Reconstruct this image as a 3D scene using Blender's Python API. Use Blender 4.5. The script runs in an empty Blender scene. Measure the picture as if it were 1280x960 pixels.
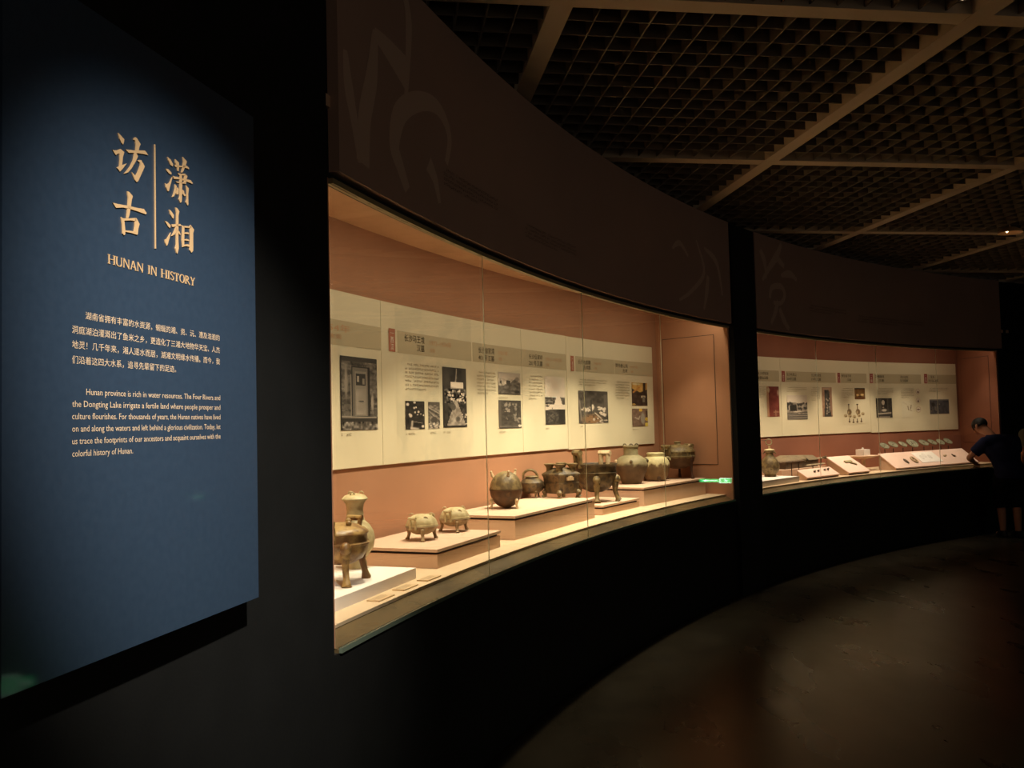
import bpy, bmesh, math, random
import numpy as np
from mathutils import Vector, Matrix

random.seed(7)
SC = bpy.context.scene
COL = SC.collection
PI = math.pi

# ------------------------------------------------------------------ camera
EYE = 1.55
PITCH, ROLL = 0.0462, -0.0249
cam_d = bpy.data.cameras.new('camera')
cam_d.sensor_fit = 'HORIZONTAL'
cam_d.sensor_width = 36.0
cam_d.lens = 36.0 * 1099.0 / 1280.0
cam_d.clip_start = 0.02
cam = bpy.data.objects.new('camera', cam_d)
COL.objects.link(cam)
_u = Vector((0, -math.sin(PITCH), math.cos(PITCH)))
_f = Vector((0, math.cos(PITCH), math.sin(PITCH)))
_x = Vector((1, 0, 0))
_c, _s = math.cos(ROLL), math.sin(ROLL)
_r = _x * _c + _u * _s
_up = _u * _c - _x * _s
cam.matrix_world = Matrix(((_r.x, _up.x, -_f.x, 0), (_r.y, _up.y, -_f.y, 0), (_r.z, _up.z, -_f.z, EYE), (0, 0, 0, 1)))
SC.camera = cam

# ------------------------------------------------------------------ world, exposure
w = bpy.data.worlds.new('world')
SC.world = w
w.use_nodes = True
bg = w.node_tree.nodes['Background']
bg.inputs['Color'].default_value = (1.0, 0.84, 0.68, 1)
bg.inputs['Strength'].default_value = 0.18
SC.view_settings.view_transform = 'Standard'
SC.view_settings.look = 'None'
SC.view_settings.gamma = 1.0
SC.view_settings.use_curve_mapping = False
SC.view_settings.exposure = 0.0
SC.cycles.use_denoising = True
SC.cycles.max_bounces = 10
SC.cycles.transparent_max_bounces = 16
SC.cycles.caustics_reflective = False
SC.cycles.caustics_refractive = False
SC.cycles.sample_clamp_indirect = 4.0

# ------------------------------------------------------------------ the curved wall: s along the glass, o into the wall, z up
CX, CY, R = 13.622, -1.294, 14.798
D = 0.7735                     # depth of the cases
ZSILL, ZGLASS, ZHEAD = 0.845, 2.36, 3.307
ZDECK = 0.885
ZCASE = 2.613
CASES = ((4.218, 9.775), (10.33, 15.74))
CASE_END = (9.85, 16.02)        # where the slanted end walls meet the back walls
def P(s, o, z):
    t = s / R
    return Vector((CX - (R + o) * math.cos(t), CY + (R + o) * math.sin(t), z))
def RZ(s):                     # rotation that lays local x along the wall and local y into it
    return PI / 2 - s / R
def facing(p):                 # rotation that turns local -y towards where visitors stand (the photographer's side)
    return -math.atan2(p[0], p[1])

# ------------------------------------------------------------------ lights of the place
def aim(o, target):
    o.rotation_euler = (Vector(target) - o.location).to_track_quat('-Z', 'Y').to_euler()
def spot(name, loc, target, energy, color, angle, blend=0.6, size=0.03):
    l = bpy.data.lights.new(name, 'SPOT')
    l.energy, l.color, l.spot_size, l.spot_blend, l.shadow_soft_size = energy, color, math.radians(angle), blend, size
    o = bpy.data.objects.new(name, l); COL.objects.link(o); o.location = loc
    aim(o, target); return o
def area(name, loc, target, energy, color, sx, sy, rz=None):
    l = bpy.data.lights.new(name, 'AREA')
    l.shape = 'RECTANGLE'; l.size, l.size_y, l.energy, l.color = sx, sy, energy, color
    o = bpy.data.objects.new(name, l); COL.objects.link(o); o.location = loc
    d = (Vector(target) - o.location).normalized()
    t = rz if rz is not None else Vector((1, 0, 0))
    x = (t - d * t.dot(d)).normalized(); z = -d; y = z.cross(x)
    o.rotation_euler = Matrix(((x.x, y.x, z.x), (x.y, y.y, z.y), (x.z, y.z, z.z))).to_euler()
    return o
WARM = (1.0, 0.87, 0.63)
WARM2 = (1.0, 0.82, 0.60)
# warm lamps in the pocket behind the header of each case: a soft strip and a row of small spots
for k in range(5):
    s = 4.218 + 0.55 + k * 1.11
    tv = (P(s + .1, 0, 0) - P(s - .1, 0, 0)).normalized()
    area('case_strip_lamp', P(s, 0.10, 2.56), P(s, 0.45, 0.9), 3.9, WARM, 1.0, 0.05, tv)
for k, e in enumerate((60, 58, 58, 66, 88, 116, 126, 104, 70, 42)):
    s = 4.55 + k * 0.545
    spot('case_spot_lamp', P(s, 0.13, 2.5), P(s, .48, .95), e * 1.3, WARM, 72, 1.0)
for k in range(4):
    s = 10.33 + 0.7 + k * 1.34
    tv = (P(s + .1, 0, 0) - P(s - .1, 0, 0)).normalized()
    area('case_strip_lamp', P(s, 0.10, 2.56), P(s, 0.45, 0.9), 2.6, WARM2, 1.1, 0.05, tv)
for s, e in ((10.8, 80), (11.6, 80), (12.4, 78), (13.2, 68), (14.0, 56), (14.8, 36), (15.5, 15)):
    spot('case_spot_lamp', P(s, 0.13, 2.5), P(s, .45, .95), e * 1.55, WARM2, 74, 1.0)
# gallery spotlight on the introduction panel
spot('panel_spot_lamp', (0.70, 0.10, 3.25), (-0.68, 2.16, 1.45), 700, (1.0, 0.94, 0.86), 29, 1.0, 0.04)

# ------------------------------------------------------------------ materials
def lin(c):
    return tuple(((v / 255) / 12.92 if v <= 10 else (((v / 255) + 0.055) / 1.055) ** 2.4) for v in c)
MATS = {}
def mat(name, c, rough=0.6, c2=None, scale=8.0, bump=0.0, bscale=40.0, metal=0.0, spec=0.5, detail=6.0, c3=None, thr=(0.35, 0.65), emit=0.0):
    if name in MATS: return MATS[name]
    m = bpy.data.materials.new(name); m.use_nodes = True
    nt = m.node_tree; b = nt.nodes['Principled BSDF']
    b.inputs['Base Color'].default_value = (*lin(c), 1)
    b.inputs['Roughness'].default_value = rough
    b.inputs['Metallic'].default_value = metal
    b.inputs['Specular IOR Level'].default_value = spec
    tc = nt.nodes.new('ShaderNodeTexCoord')
    if c2:
        n = nt.nodes.new('ShaderNodeTexNoise'); n.inputs['Scale'].default_value = scale; n.inputs['Detail'].default_value = detail
        nt.links.new(tc.outputs['Object'], n.inputs['Vector'])
        r = nt.nodes.new('ShaderNodeValToRGB')
        r.color_ramp.elements[0].position = thr[0]; r.color_ramp.elements[1].position = thr[1]
        r.color_ramp.elements[0].color = (*lin(c), 1); r.color_ramp.elements[1].color = (*lin(c2), 1)
        if c3:
            e = r.color_ramp.elements.new(min(0.98, thr[1] + 0.12)); e.color = (*lin(c3), 1)
        nt.links.new(n.outputs['Fac'], r.inputs['Fac']); nt.links.new(r.outputs['Color'], b.inputs['Base Color'])
    if bump:
        n2 = nt.nodes.new('ShaderNodeTexNoise'); n2.inputs['Scale'].default_value = bscale; n2.inputs['Detail'].default_value = 5
        nt.links.new(tc.outputs['Object'], n2.inputs['Vector'])
        bp = nt.nodes.new('ShaderNodeBump'); bp.inputs['Strength'].default_value = bump; bp.inputs['Distance'].default_value = 0.01
        nt.links.new(n2.outputs['Fac'], bp.inputs['Height']); nt.links.new(bp.outputs['Normal'], b.inputs['Normal'])
    if emit:
        b.inputs['Emission Color'].default_value = (*lin(c), 1); b.inputs['Emission Strength'].default_value = emit
    MATS[name] = m
    return m
M_BLACK = mat('black_wall_paint', (19, 19, 17), 0.75, (22, 22, 20), 6, 0.08, 90, spec=0.2)
M_PILLAR = mat('charcoal_paint', (24, 25, 24), 0.7, spec=0.2)
M_FASCIA = mat('brown_graphic_film', (176, 142, 124), 0.7, (168, 135, 118), 1.2, spec=0.15)
M_FASCIA_L = mat('pale_brown_print', (196, 164, 142), 0.7, spec=0.15)
M_FASCIA_D = mat('dark_brown_print', (112, 86, 74), 0.7, spec=0.15)
M_FABRIC = mat('terracotta_wall_fabric', (178, 130, 99), 0.9, (171, 124, 94), 3, 0.05, 300, spec=0.1)
M_FABRIC2 = mat('red_brown_wall_fabric', (148, 97, 76), 0.9, (142, 92, 72), 3, 0.05, 300, spec=0.1)
M_CEIL_CASE = mat('terracotta_case_ceiling', (206, 168, 136), 0.9, spec=0.1)
M_BOARD = mat('cream_print_board', (226, 212, 178), 0.65, (222, 208, 174), 1.5, spec=0.2)
M_TINT = mat('pale_tinted_print', (212, 200, 168), 0.65, (222, 208, 174), 5, spec=0.2, thr=(0.45, 0.55))
M_BAND = mat('taupe_title_band', (190, 174, 140), 0.7, spec=0.2)
M_TAG = mat('brick_red_tag', (176, 112, 86), 0.7, spec=0.2)
M_TAG2 = mat('deep_red_tag', (158, 74, 64), 0.7, spec=0.2)
M_INK = mat('dark_ink', (66, 54, 40), 0.8, spec=0.1)
M_INK2 = mat('grey_brown_ink', (120, 104, 80), 0.8, spec=0.1)
M_ORANGE = mat('faint_orange_ink', (196, 150, 112), 0.8, spec=0.1)
M_WHITE = mat('white_print', (236, 226, 206), 0.7, spec=0.2)
M_DECK = mat('beige_case_deck', (214, 188, 154), 0.55, (208, 181, 147), 12, spec=0.3)
M_RISER = mat('satin_wood_riser', (104, 86, 58), 0.2, (72, 62, 46), 3.0, spec=0.5)
M_PLINTH = mat('rose_beige_plinth', (210, 178, 152), 0.7, (206, 173, 147), 15, spec=0.2)
M_PLINTH_D = mat('dark_plinth_recess', (44, 34, 34), 0.8)
M_PLINTH_W = mat('white_plinth', (236, 226, 216), 0.6, spec=0.3)
M_PINKB = mat('pink_beige_board', (230, 196, 178), 0.7, spec=0.2)
M_RAIL = mat('bronze_rail', (150, 136, 100), 0.45, metal=0.3)
M_SILL = mat('green_glass_edge', (104, 116, 98), 0.25, spec=0.6)
M_JOINT = mat('clear_silicone_joint', (200, 196, 170), 0.35, spec=0.6)
M_METAL = mat('dark_stand_metal', (70, 50, 40), 0.5, metal=0.6)
M_LOUVRE = mat('dark_bronze_louvre', (98, 86, 70), 0.6, spec=0.3)
M_BEAM = mat('bronze_beam', (172, 152, 126), 0.55, spec=0.3)
M_SLAB = mat('black_ceiling_void', (8, 8, 8), 0.95, spec=0.0)
M_GOLD = mat('pale_gold_lettering', (216, 178, 130), 0.5, spec=0.3)
M_GOLD_S = mat('gold_letter_sides', (150, 112, 84), 0.6, spec=0.2)

def floor_material():
    m = bpy.data.materials.new('dark_polished_concrete'); m.use_nodes = True
    nt = m.node_tree; b = nt.nodes['Principled BSDF']; L = nt.links.new
    tc = nt.nodes.new('ShaderNodeTexCoord')
    n = nt.nodes.new('ShaderNodeTexNoise'); n.inputs['Scale'].default_value = 2.2; n.inputs['Detail'].default_value = 9; n.inputs['Roughness'].default_value = 0.65
    L(tc.outputs['Object'], n.inputs['Vector'])
    r = nt.nodes.new('ShaderNodeValToRGB')
    r.color_ramp.elements[0].position = 0.3; r.color_ramp.elements[1].position = 0.72
    r.color_ramp.elements[0].color = (*lin((42, 36, 27)), 1); r.color_ramp.elements[1].color = (*lin((58, 50, 37)), 1)
    L(n.outputs['Fac'], r.inputs['Fac']); L(r.outputs['Color'], b.inputs['Base Color'])
    n2 = nt.nodes.new('ShaderNodeTexNoise'); n2.inputs['Scale'].default_value = 3.0; n2.inputs['Detail'].default_value = 5
    mp = nt.nodes.new('ShaderNodeMapping'); mp.inputs['Scale'].default_value = (1.0, 0.35, 1); mp.inputs['Rotation'].default_value = (0, 0, 0.5)
    L(tc.outputs['Object'], mp.inputs['Vector']); L(mp.outputs['Vector'], n2.inputs['Vector'])
    mr = nt.nodes.new('ShaderNodeMapRange'); mr.inputs['From Min'].default_value = 0.3; mr.inputs['From Max'].default_value = 0.7
    mr.inputs['To Min'].default_value = 0.25; mr.inputs['To Max'].default_value = 0.33
    L(n2.outputs['Fac'], mr.inputs['Value']); L(mr.outputs['Result'], b.inputs['Roughness'])
    b.inputs['Specular IOR Level'].default_value = 0.7
    return m
M_FLOOR = floor_material()

def glass_material():
    m = bpy.data.materials.new('case_glass'); m.use_nodes = True
    nt = m.node_tree; nt.nodes.clear(); L = nt.links.new
    out = nt.nodes.new('ShaderNodeOutputMaterial'); mx = nt.nodes.new('ShaderNodeMixShader')
    tr = nt.nodes.new('ShaderNodeBsdfTransparent'); tr.inputs['Color'].default_value = (0.975, 0.985, 0.975, 1)
    gl = nt.nodes.new('ShaderNodeBsdfGlossy'); gl.inputs['Roughness'].default_value = 0.01; gl.inputs['Color'].default_value = (1, 1, 1, 1)
    lw = nt.nodes.new('ShaderNodeLayerWeight'); lw.inputs['Blend'].default_value = 0.5     # Schlick reflectance, same from both sides
    pw = nt.nodes.new('ShaderNodeMath'); pw.operation = 'POWER'; pw.inputs[1].default_value = 5.0
    fr = nt.nodes.new('ShaderNodeMath'); fr.operation = 'MULTIPLY_ADD'; fr.inputs[1].default_value = 0.75; fr.inputs[2].default_value = 0.03
    L(lw.outputs['Facing'], pw.inputs[0]); L(pw.outputs[0], fr.inputs[0]); L(fr.outputs[0], mx.inputs['Fac']); L(tr.outputs['BSDF'], mx.inputs[1]); L(gl.outputs['BSDF'], mx.inputs[2])
    L(mx.outputs['Shader'], out.inputs['Surface'])
    return m
M_GLASS = glass_material()

def joint_material():                                          # clear silicone: lets the light of the case through
    m = M_JOINT; nt = m.node_tree; L = nt.links.new; b = nt.nodes['Principled BSDF']; out = nt.nodes['Material Output']
    tl = nt.nodes.new('ShaderNodeBsdfTranslucent'); tl.inputs['Color'].default_value = (.8, .78, .66, 1)
    mx = nt.nodes.new('ShaderNodeMixShader'); mx.inputs['Fac'].default_value = .75
    L(b.outputs['BSDF'], mx.inputs[1]); L(tl.outputs['BSDF'], mx.inputs[2]); L(mx.outputs['Shader'], out.inputs['Surface'])
joint_material()

def print_material():
    m = bpy.data.materials.new('photographic_print'); m.use_nodes = True
    nt = m.node_tree; b = nt.nodes['Principled BSDF']
    a = nt.nodes.new('ShaderNodeVertexColor'); a.layer_name = 'ink'
    nt.links.new(a.outputs['Color'], b.inputs['Base Color'])
    b.inputs['Roughness'].default_value = 0.6; b.inputs['Specular IOR Level'].default_value = 0.2
    return m
M_PRINT = print_material()

# ------------------------------------------------------------------ mesh building
class MB:
    def __init__(self): self.v = []; self.f = []
    def add(self, vs, fs):
        n = len(self.v); self.v += [tuple(p) for p in vs]; self.f += [tuple(i + n for i in f) for f in fs]; return self
    def box(self, c, sz, rz=0.0, rx=0.0, ry=0.0):
        h = Vector(sz) / 2; m = Matrix.Translation(c) @ Matrix.Rotation(rz, 4, 'Z') @ Matrix.Rotation(ry, 4, 'Y') @ Matrix.Rotation(rx, 4, 'X')
        vs = [m @ Vector((sx * h.x, sy * h.y, s2 * h.z)) for s2 in (-1, 1) for sy in (-1, 1) for sx in (-1, 1)]
        return self.add(vs, [(0, 2, 3, 1), (4, 5, 7, 6), (0, 1, 5, 4), (2, 6, 7, 3), (0, 4, 6, 2), (1, 3, 7, 5)])
    def prism(self, bot, top):
        n = len(bot)
        fs = [tuple(range(n))[::-1], tuple(range(n, 2 * n))] + [(i, (i + 1) % n, n + (i + 1) % n, n + i) for i in range(n)]
        return self.add(list(bot) + list(top), fs)
    def lathe(self, prof, n=32, c=(0, 0, 0), sx=1.0, sy=1.0, rot=0.0):
        vs = []; fs = []; c = Vector(c)
        for r, z in prof:
            for k in range(n):
                a = 2 * PI * k / n + rot
                vs.append((c.x + r * sx * math.cos(a), c.y + r * sy * math.sin(a), c.z + z))
        for i in range(len(prof) - 1):
            for k in range(n):
                a, b = i * n + k, i * n + (k + 1) % n
                fs.append((a, b, b + n, a + n))
        fs.append(tuple(range(n))[::-1]); m = (len(prof) - 1) * n; fs.append(tuple(range(m, m + n)))
        return self.add(vs, fs)
    def tube(self, path, rad, n=10, flat=1.0):
        path = [Vector(p) for p in path]; m = len(path)
        rad = rad if isinstance(rad, (list, tuple)) else [rad] * m
        vs = []; fs = []; pu = None
        for i, p in enumerate(path):
            d = (path[min(i + 1, m - 1)] - path[max(i - 1, 0)]).normalized()
            if pu is None:
                pu = d.orthogonal().normalized()
            u = (pu - d * pu.dot(d)).normalized(); pu = u; v = d.cross(u)
            for k in range(n):
                a = 2 * PI * k / n
                vs.append(p + (u * math.cos(a) + v * math.sin(a) * flat) * rad[i])
        for i in range(m - 1):
            for k in range(n):
                a, b = i * n + k, i * n + (k + 1) % n
                fs.append((a, b, b + n, a + n))
        fs.append(tuple(range(n))[::-1]); q = (m - 1) * n; fs.append(tuple(range(q, q + n)))
        return self.add(vs, fs)
    def loft(self, rings, n=20):
        vs = []; fs = []; m = len(rings)
        for c, rx, ry, rot in rings:
            for k in range(n):
                a = 2 * PI * k / n; x, y = rx * math.cos(a), ry * math.sin(a)
                vs.append((c[0] + x * math.cos(rot) - y * math.sin(rot), c[1] + x * math.sin(rot) + y * math.cos(rot), c[2]))
        for i in range(m - 1):
            for k in range(n):
                a, b = i * n + k, i * n + (k + 1) % n
                fs.append((a, b, b + n, a + n))
        fs.append(tuple(range(n))[::-1]); q = (m - 1) * n; fs.append(tuple(range(q, q + n)))
        return self.add(vs, fs)
    def ball(self, c, r, n=12):
        r = r if isinstance(r, (tuple, list)) else (r, r, r); m = max(4, n // 2); vs = []; fs = []
        for i in range(1, m):
            th = PI * i / m
            for k in range(n):
                a = 2 * PI * k / n
                vs.append((c[0] + r[0] * math.sin(th) * math.cos(a), c[1] + r[1] * math.sin(th) * math.sin(a), c[2] - r[2] * math.cos(th)))
        for i in range(m - 2):
            for k in range(n):
                a, b = i * n + k, i * n + (k + 1) % n
                fs.append((a, b, b + n, a + n))
        vs += [(c[0], c[1], c[2] - r[2]), (c[0], c[1], c[2] + r[2])]; s, t = len(vs) - 2, len(vs) - 1
        for k in range(n):
            fs.append((s, (k + 1) % n, k)); q = (m - 2) * n; fs.append((t, q + k, q + (k + 1) % n))
        return self.add(vs, fs)
    def arc(self, s0, s1, o0, o1, z0, z1, step=0.12):
        n = max(1, int(math.ceil((s1 - s0) / step))); vs = []; fs = []
        for i in range(n + 1):
            s = s0 + (s1 - s0) * i / n
            vs += [P(s, o0, z0), P(s, o1, z0), P(s, o1, z1), P(s, o0, z1)]
        for i in range(n):
            a, b = i * 4, i * 4 + 4
            for k in range(4):
                fs.append((a + k, b + k, b + (k + 1) % 4, a + (k + 1) % 4))
        fs += [(0, 1, 2, 3), (n * 4 + 3, n * 4 + 2, n * 4 + 1, n * 4)]
        return self.add(vs, fs)
    def arcq(self, s0, s1, oz, step=0.07):              # a bent bar whose section is the quad oz = [(o, z) x 4]
        n = max(1, int(math.ceil((s1 - s0) / step))); vs = []; fs = []
        for i in range(n + 1): vs += [P(s0 + (s1 - s0) * i / n, o, z) for o, z in oz]
        for i in range(n):
            a, b = i * 4, i * 4 + 4
            for k in range(4): fs.append((a + k, b + k, b + (k + 1) % 4, a + (k + 1) % 4))
        fs += [(0, 1, 2, 3), (n * 4 + 3, n * 4 + 2, n * 4 + 1, n * 4)]
        return self.add(vs, fs)
    def sheet(self, s0, s1, z0, z1, o, step=0.1):       # a printed sheet lying on the curved wall, seen from the room
        n = max(1, int(math.ceil((s1 - s0) / step))); vs = []; fs = []
        for i in range(n + 1):
            s = s0 + (s1 - s0) * i / n
            vs += [P(s, o, z0), P(s, o, z1)]
        for i in range(n):
            fs.append((2 * i, 2 * i + 2, 2 * i + 3, 2 * i + 1))
        return self.add(vs, fs)
    def ribbon(self, pts, wd, o, n=None):                # a brush stroke printed on the curved wall
        m = len(pts); vs = []; fs = []
        for i, (s, z) in enumerate(pts):
            a = Vector(pts[max(i - 1, 0)]); b = Vector(pts[min(i + 1, m - 1)]); d = (b - a).normalized()
            h = wd[i] / 2 if isinstance(wd, (list, tuple)) else wd / 2
            vs += [P(s - d.y * h, o, z + d.x * h), P(s + d.y * h, o, z - d.x * h)]
        for i in range(m - 1):
            fs.append((2 * i, 2 * i + 1, 2 * i + 3, 2 * i + 2))
        return self.add(vs, fs)
def obj(name, mb, m, parent=None, smooth=False, world=None, recalc=True, sharp=35):
    me = bpy.data.meshes.new(name)
    vs = mb.v
    if world is not None:
        inv = world.matrix_basis.inverted(); vs = [tuple(inv @ Vector(p)) for p in vs]
    me.from_pydata(vs, [], mb.f); me.update()
    if recalc:
        b = bmesh.new(); b.from_mesh(me); bmesh.ops.recalc_face_normals(b, faces=b.faces); b.to_mesh(me); b.free()
    if smooth:
        me.polygons.foreach_set('use_smooth', [True] * len(me.polygons))
        me.set_sharp_from_angle(angle=math.radians(sharp))
    me.materials.append(m)
    o = bpy.data.objects.new(name, me); COL.objects.link(o)
    if parent is not None: o.parent = parent
    return o
def tag(o, label=None, cat=None, group=None, kind=None):
    if label: o['label'] = label
    if cat: o['category'] = cat
    if group: o['group'] = group
    if kind: o['kind'] = kind
    return o
def thing(name, label, cat, loc=(0, 0, 0), rz=0.0, group=None, kind=None):
    o = bpy.data.objects.new(name, None); COL.objects.link(o); o.location = loc; o.rotation_euler = (0, 0, rz)
    o.empty_display_size = 0.05
    o.matrix_basis = Matrix.Translation(loc) @ Matrix.Rotation(rz, 4, 'Z')
    return tag(o, label, cat, group, kind)
def struct(name, mb, m, **k):
    o = obj(name, mb, m, **k); o['kind'] = 'structure'; return o
def children(o): return [c for c in bpy.data.objects if c.parent == o]
def copy_tree(o, parent=None):
    c = o.copy(); COL.objects.link(c)
    if parent is not None: c.parent = parent
    for ch in children(o): copy_tree(ch, c)
    return c

_TXT = {}
def text_mesh(body, res=2):
    if (body, res) in _TXT: return _TXT[(body, res)]
    c = bpy.data.curves.new('lettering', 'FONT'); c.body = body; c.resolution_u = res; c.size = 1.0
    o = bpy.data.objects.new('lettering', c); COL.objects.link(o)
    dg = bpy.context.evaluated_depsgraph_get(); me = bpy.data.meshes.new_from_object(o.evaluated_get(dg))
    vs = [tuple(v.co[:2]) for v in me.vertices]; fs = [tuple(p.vertices) for p in me.polygons]
    bpy.data.objects.remove(o); bpy.data.curves.remove(c); bpy.data.meshes.remove(me)
    x0 = min(v[0] for v in vs); x1 = max(v[0] for v in vs); y0 = min(v[1] for v in vs); y1 = max(v[1] for v in vs)
    r = ([((x - x0) / (x1 - x0), (y - y0) / (y1 - y0)) for x, y in vs], fs)
    _TXT[(body, res)] = r
    return r
def wall_text(mb, body, s0, s1, z0, z1, o):
    vs, fs = text_mesh(body)
    mb.add([P(s0 + (s1 - s0) * x, o, z0 + (z1 - z0) * y) for x, y in vs], fs)

# ================================================================== STRUCTURE
struct('floor', MB().prism([(-4, -4, -.1), (14, -4, -.1), (14, 18, -.1), (-4, 18, -.1)], [(-4, -4, 0), (14, -4, 0), (14, 18, 0), (-4, 18, 0)]), M_FLOOR)
wl = struct('wall_left', MB().arc(-4.0, 21.5, 0.0, 0.06, 0.0, 0.828), M_BLACK)
for nm, a, b in (('wall_panel', -4.0, CASES[0][0] - 0.03), ('wall_panel', CASES[1][1] + .03, 21.5)):
    obj(nm, MB().arc(a, b, 0.0, 0.06, 0.828, 3.30), M_BLACK, wl)
for a, b in CASES:                                           # blackened header behind the printed fascia
    obj('header', MB().arc(a - 0.03, b + .03, 0.012, 0.06, 2.38, 3.30), M_PILLAR, wl)
obj('pillar', MB().arc(CASES[0][1] + .03, CASES[1][0] - .03, -0.035, 0.2, 0.0, 3.30), M_PILLAR, wl)
struct('wall_right', MB().box((8.85, 10.0, 1.65), (0.3, 5.2, 3.3)), M_BLACK)

# open-cell louvre ceiling
ceil = thing('ceiling', None, None, (0, 0, 0), kind='structure')
obj('ceiling_slab', MB().box((4, 7, 4.05), (22, 24, 0.1)), M_SLAB, ceil)
A0 = math.radians(8.3)
E1 = Vector((math.cos(A0), math.sin(A0), 0)); E2 = Vector((-math.sin(A0), math.cos(A0), 0))
G0 = Vector((0.255, 3.60, 0)); LU, LV, BW = 1.885, 2.15, 0.10
ZC = 3.312
def g(u, v, z): return G0 + E1 * u + E2 * v + Vector((0, 0, z))
def gbar(u0, u1, v0, v1, z0, z1):
    q = [(u0, v0), (u1, v0), (u1, v1), (u0, v1)]
    return MB().prism([g(u, v, z0) for u, v in q], [g(u, v, z1) for u, v in q])
I0, I1, J0, J1 = -2, 5, -2, 5
for i in range(I0, I1 + 1):
    obj('beam', gbar(i * LU - BW / 2, i * LU + BW / 2, J0 * LV, J1 * LV, ZC, ZC + .11), M_BEAM, ceil)
for j in range(J0, J1 + 1):
    for i in range(I0, I1):
        obj('beam', gbar(i * LU + BW / 2, (i + 1) * LU - BW / 2, j * LV - BW / 2, j * LV + BW / 2, ZC + .002, ZC + .112), M_BEAM, ceil)
NU = 14
u_w, v_w = LU - BW, LV - BW
Z0, Z1, TH = ZC + 0.012, ZC + 0.085, 0.007
bu = obj('blade', MB().box((0, 0, 0), (TH, v_w, Z1 - Z0)), M_LOUVRE).data; bv = obj('blade', MB().box((0, 0, 0), (u_w, TH, Z1 - Z0 - .004)), M_LOUVRE).data
for o in [o for o in bpy.data.objects if o.name.startswith('blade')]: bpy.data.objects.remove(o)
near = {(0, 0), (1, 0), (0, 1), (1, 1), (2, 1), (1, 2), (2, 2), (0, -1), (1, -1), (2, 0)}
for i in range(I0, I1):
    for j in range(J0, J1):
        c = g((i + .5) * LU, (j + .5) * LV, 0)
        if math.hypot(c.x - CX, c.y - CY) > R + 1.7: continue
        if (i, j) in near:
            gp = bpy.data.objects.new('grid_panel', None); COL.objects.link(gp); gp.parent = ceil
            for k in range(1, NU):
                for me, (u, v), dz in ((bu, ((i * LU + BW / 2) + u_w * k / NU, (j + .5) * LV), 0), (bv, ((i + .5) * LU, (j * LV + BW / 2) + v_w * k / NU), .002)):
                    b = bpy.data.objects.new('blade', me); COL.objects.link(b); b.parent = gp
                    b.location = g(u, v, (Z0 + Z1) / 2 + dz); b.rotation_euler = (0, 0, A0)
        else:
            mb = MB()
            for k in range(1, NU):
                u = i * LU + BW / 2 + u_w * k / NU; v = j * LV + BW / 2 + v_w * k / NU
                for q, z0 in (((u - TH / 2, u + TH / 2, j * LV + BW / 2, (j + 1) * LV - BW / 2), Z0), ((i * LU + BW / 2, (i + 1) * LU - BW / 2, v - TH / 2, v + TH / 2), Z0 + .002)):
                    t = gbar(*q, z0, Z1); mb.add(t.v, t.f)
            tag(obj('grid_panel', mb, M_LOUVRE, ceil, recalc=False), kind='stuff')

# ================================================================== SHOWCASES
def showcase(ci, label):
    s0, s1 = CASES[ci]; mid = (s0 + s1) / 2; e = CASE_END[ci]
    def slab(o0, o1, d0, d1, z0, z1):                         # a slab lying along the slanted end wall
        q = [P(s1 + (e - s1) * o / D + d, o, 0) for o, d in ((o0, d0), (o1, d0), (o1, d1), (o0, d1))]
        return MB().prism([(p.x, p.y, z0) for p in q], [(p.x, p.y, z1) for p in q])
    c = thing('display_case', label, 'display case', P(mid, 0, 0), RZ(mid), 'curved wall showcases')
    k = dict(parent=c, world=c); fab = M_FABRIC2 if ci else M_FABRIC
    obj('back_wall', MB().arc(s0 - .02, e + .05, D, D + .04, ZSILL, ZCASE + .05), fab, **k)
    obj('side_wall', MB().arc(s0 - .03, s0, 0.012, D, ZSILL, ZCASE + .05), fab, **k)
    sw = obj('side_wall', slab(0.012, D, 0, .028, ZSILL, ZCASE + .05), fab, **k)
    # service door in the end wall, standing a few millimetres proud with a dark joint round it
    obj('access_panel', slab(0.155, 0.70, -.004, 0, 1.15, 2.312), fab, parent=sw, world=c)
    obj('door_joint', slab(0.150, 0.705, -.0012, 0, 1.145, 2.317), M_PLINTH_D, parent=sw, world=c)
    obj('case_ceiling', MB().arc(s0 - .03, e + .03, 0.0, D + .04, ZCASE, ZCASE + .04), M_CEIL_CASE, **k)
    obj('deck', MB().arc(s0, e, 0.085, D, ZDECK - .012, ZDECK, .07), M_DECK, **k)
    n = 8
    for q in range(n):                                        # riser boards under the front edge of the deck
        a = s0 + (s1 - s0) * q / n; b = s0 + (s1 - s0) * (q + 1) / n
        obj('riser_board', MB().arcq(a + .001, b - .001, [(0.010, ZSILL - .004), (0.090, ZDECK - .0125), (0.110, ZDECK - .0125), (0.030, ZSILL - .006)]), M_RISER, **k)
    obj('sill_plate', MB().arc(s0, s1, 0.0, 0.115, ZSILL - .02, ZSILL - .006, .07), M_RISER, **k)
    obj('sill_strip', MB().arc(s0, s1, -0.012, -0.001, 0.829, ZSILL, .07), M_SILL, **k)
    obj('top_rail', MB().arc(s0, s1, -0.006, 0.02, ZGLASS, ZGLASS + .018, .07), M_RAIL, **k)
    seams = [s0 + (s1 - s0) * q / 4 for q in range(5)]
    for q in range(4):
        obj('glass_pane', MB().arc(seams[q] + .0014, seams[q + 1] - .0014, 0.0, 0.008, ZSILL - .004, ZGLASS, .05), M_GLASS, smooth=True, **k)
    for q in range(1, 4):
        obj('pane_joint', MB().arc(seams[q] - .0014, seams[q] + .0014, 0.0, 0.004, ZSILL, ZGLASS), M_JOINT, **k)
    return c
showcase(0, 'long curved glass showcase of pottery nearest the blue introduction panel')
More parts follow.
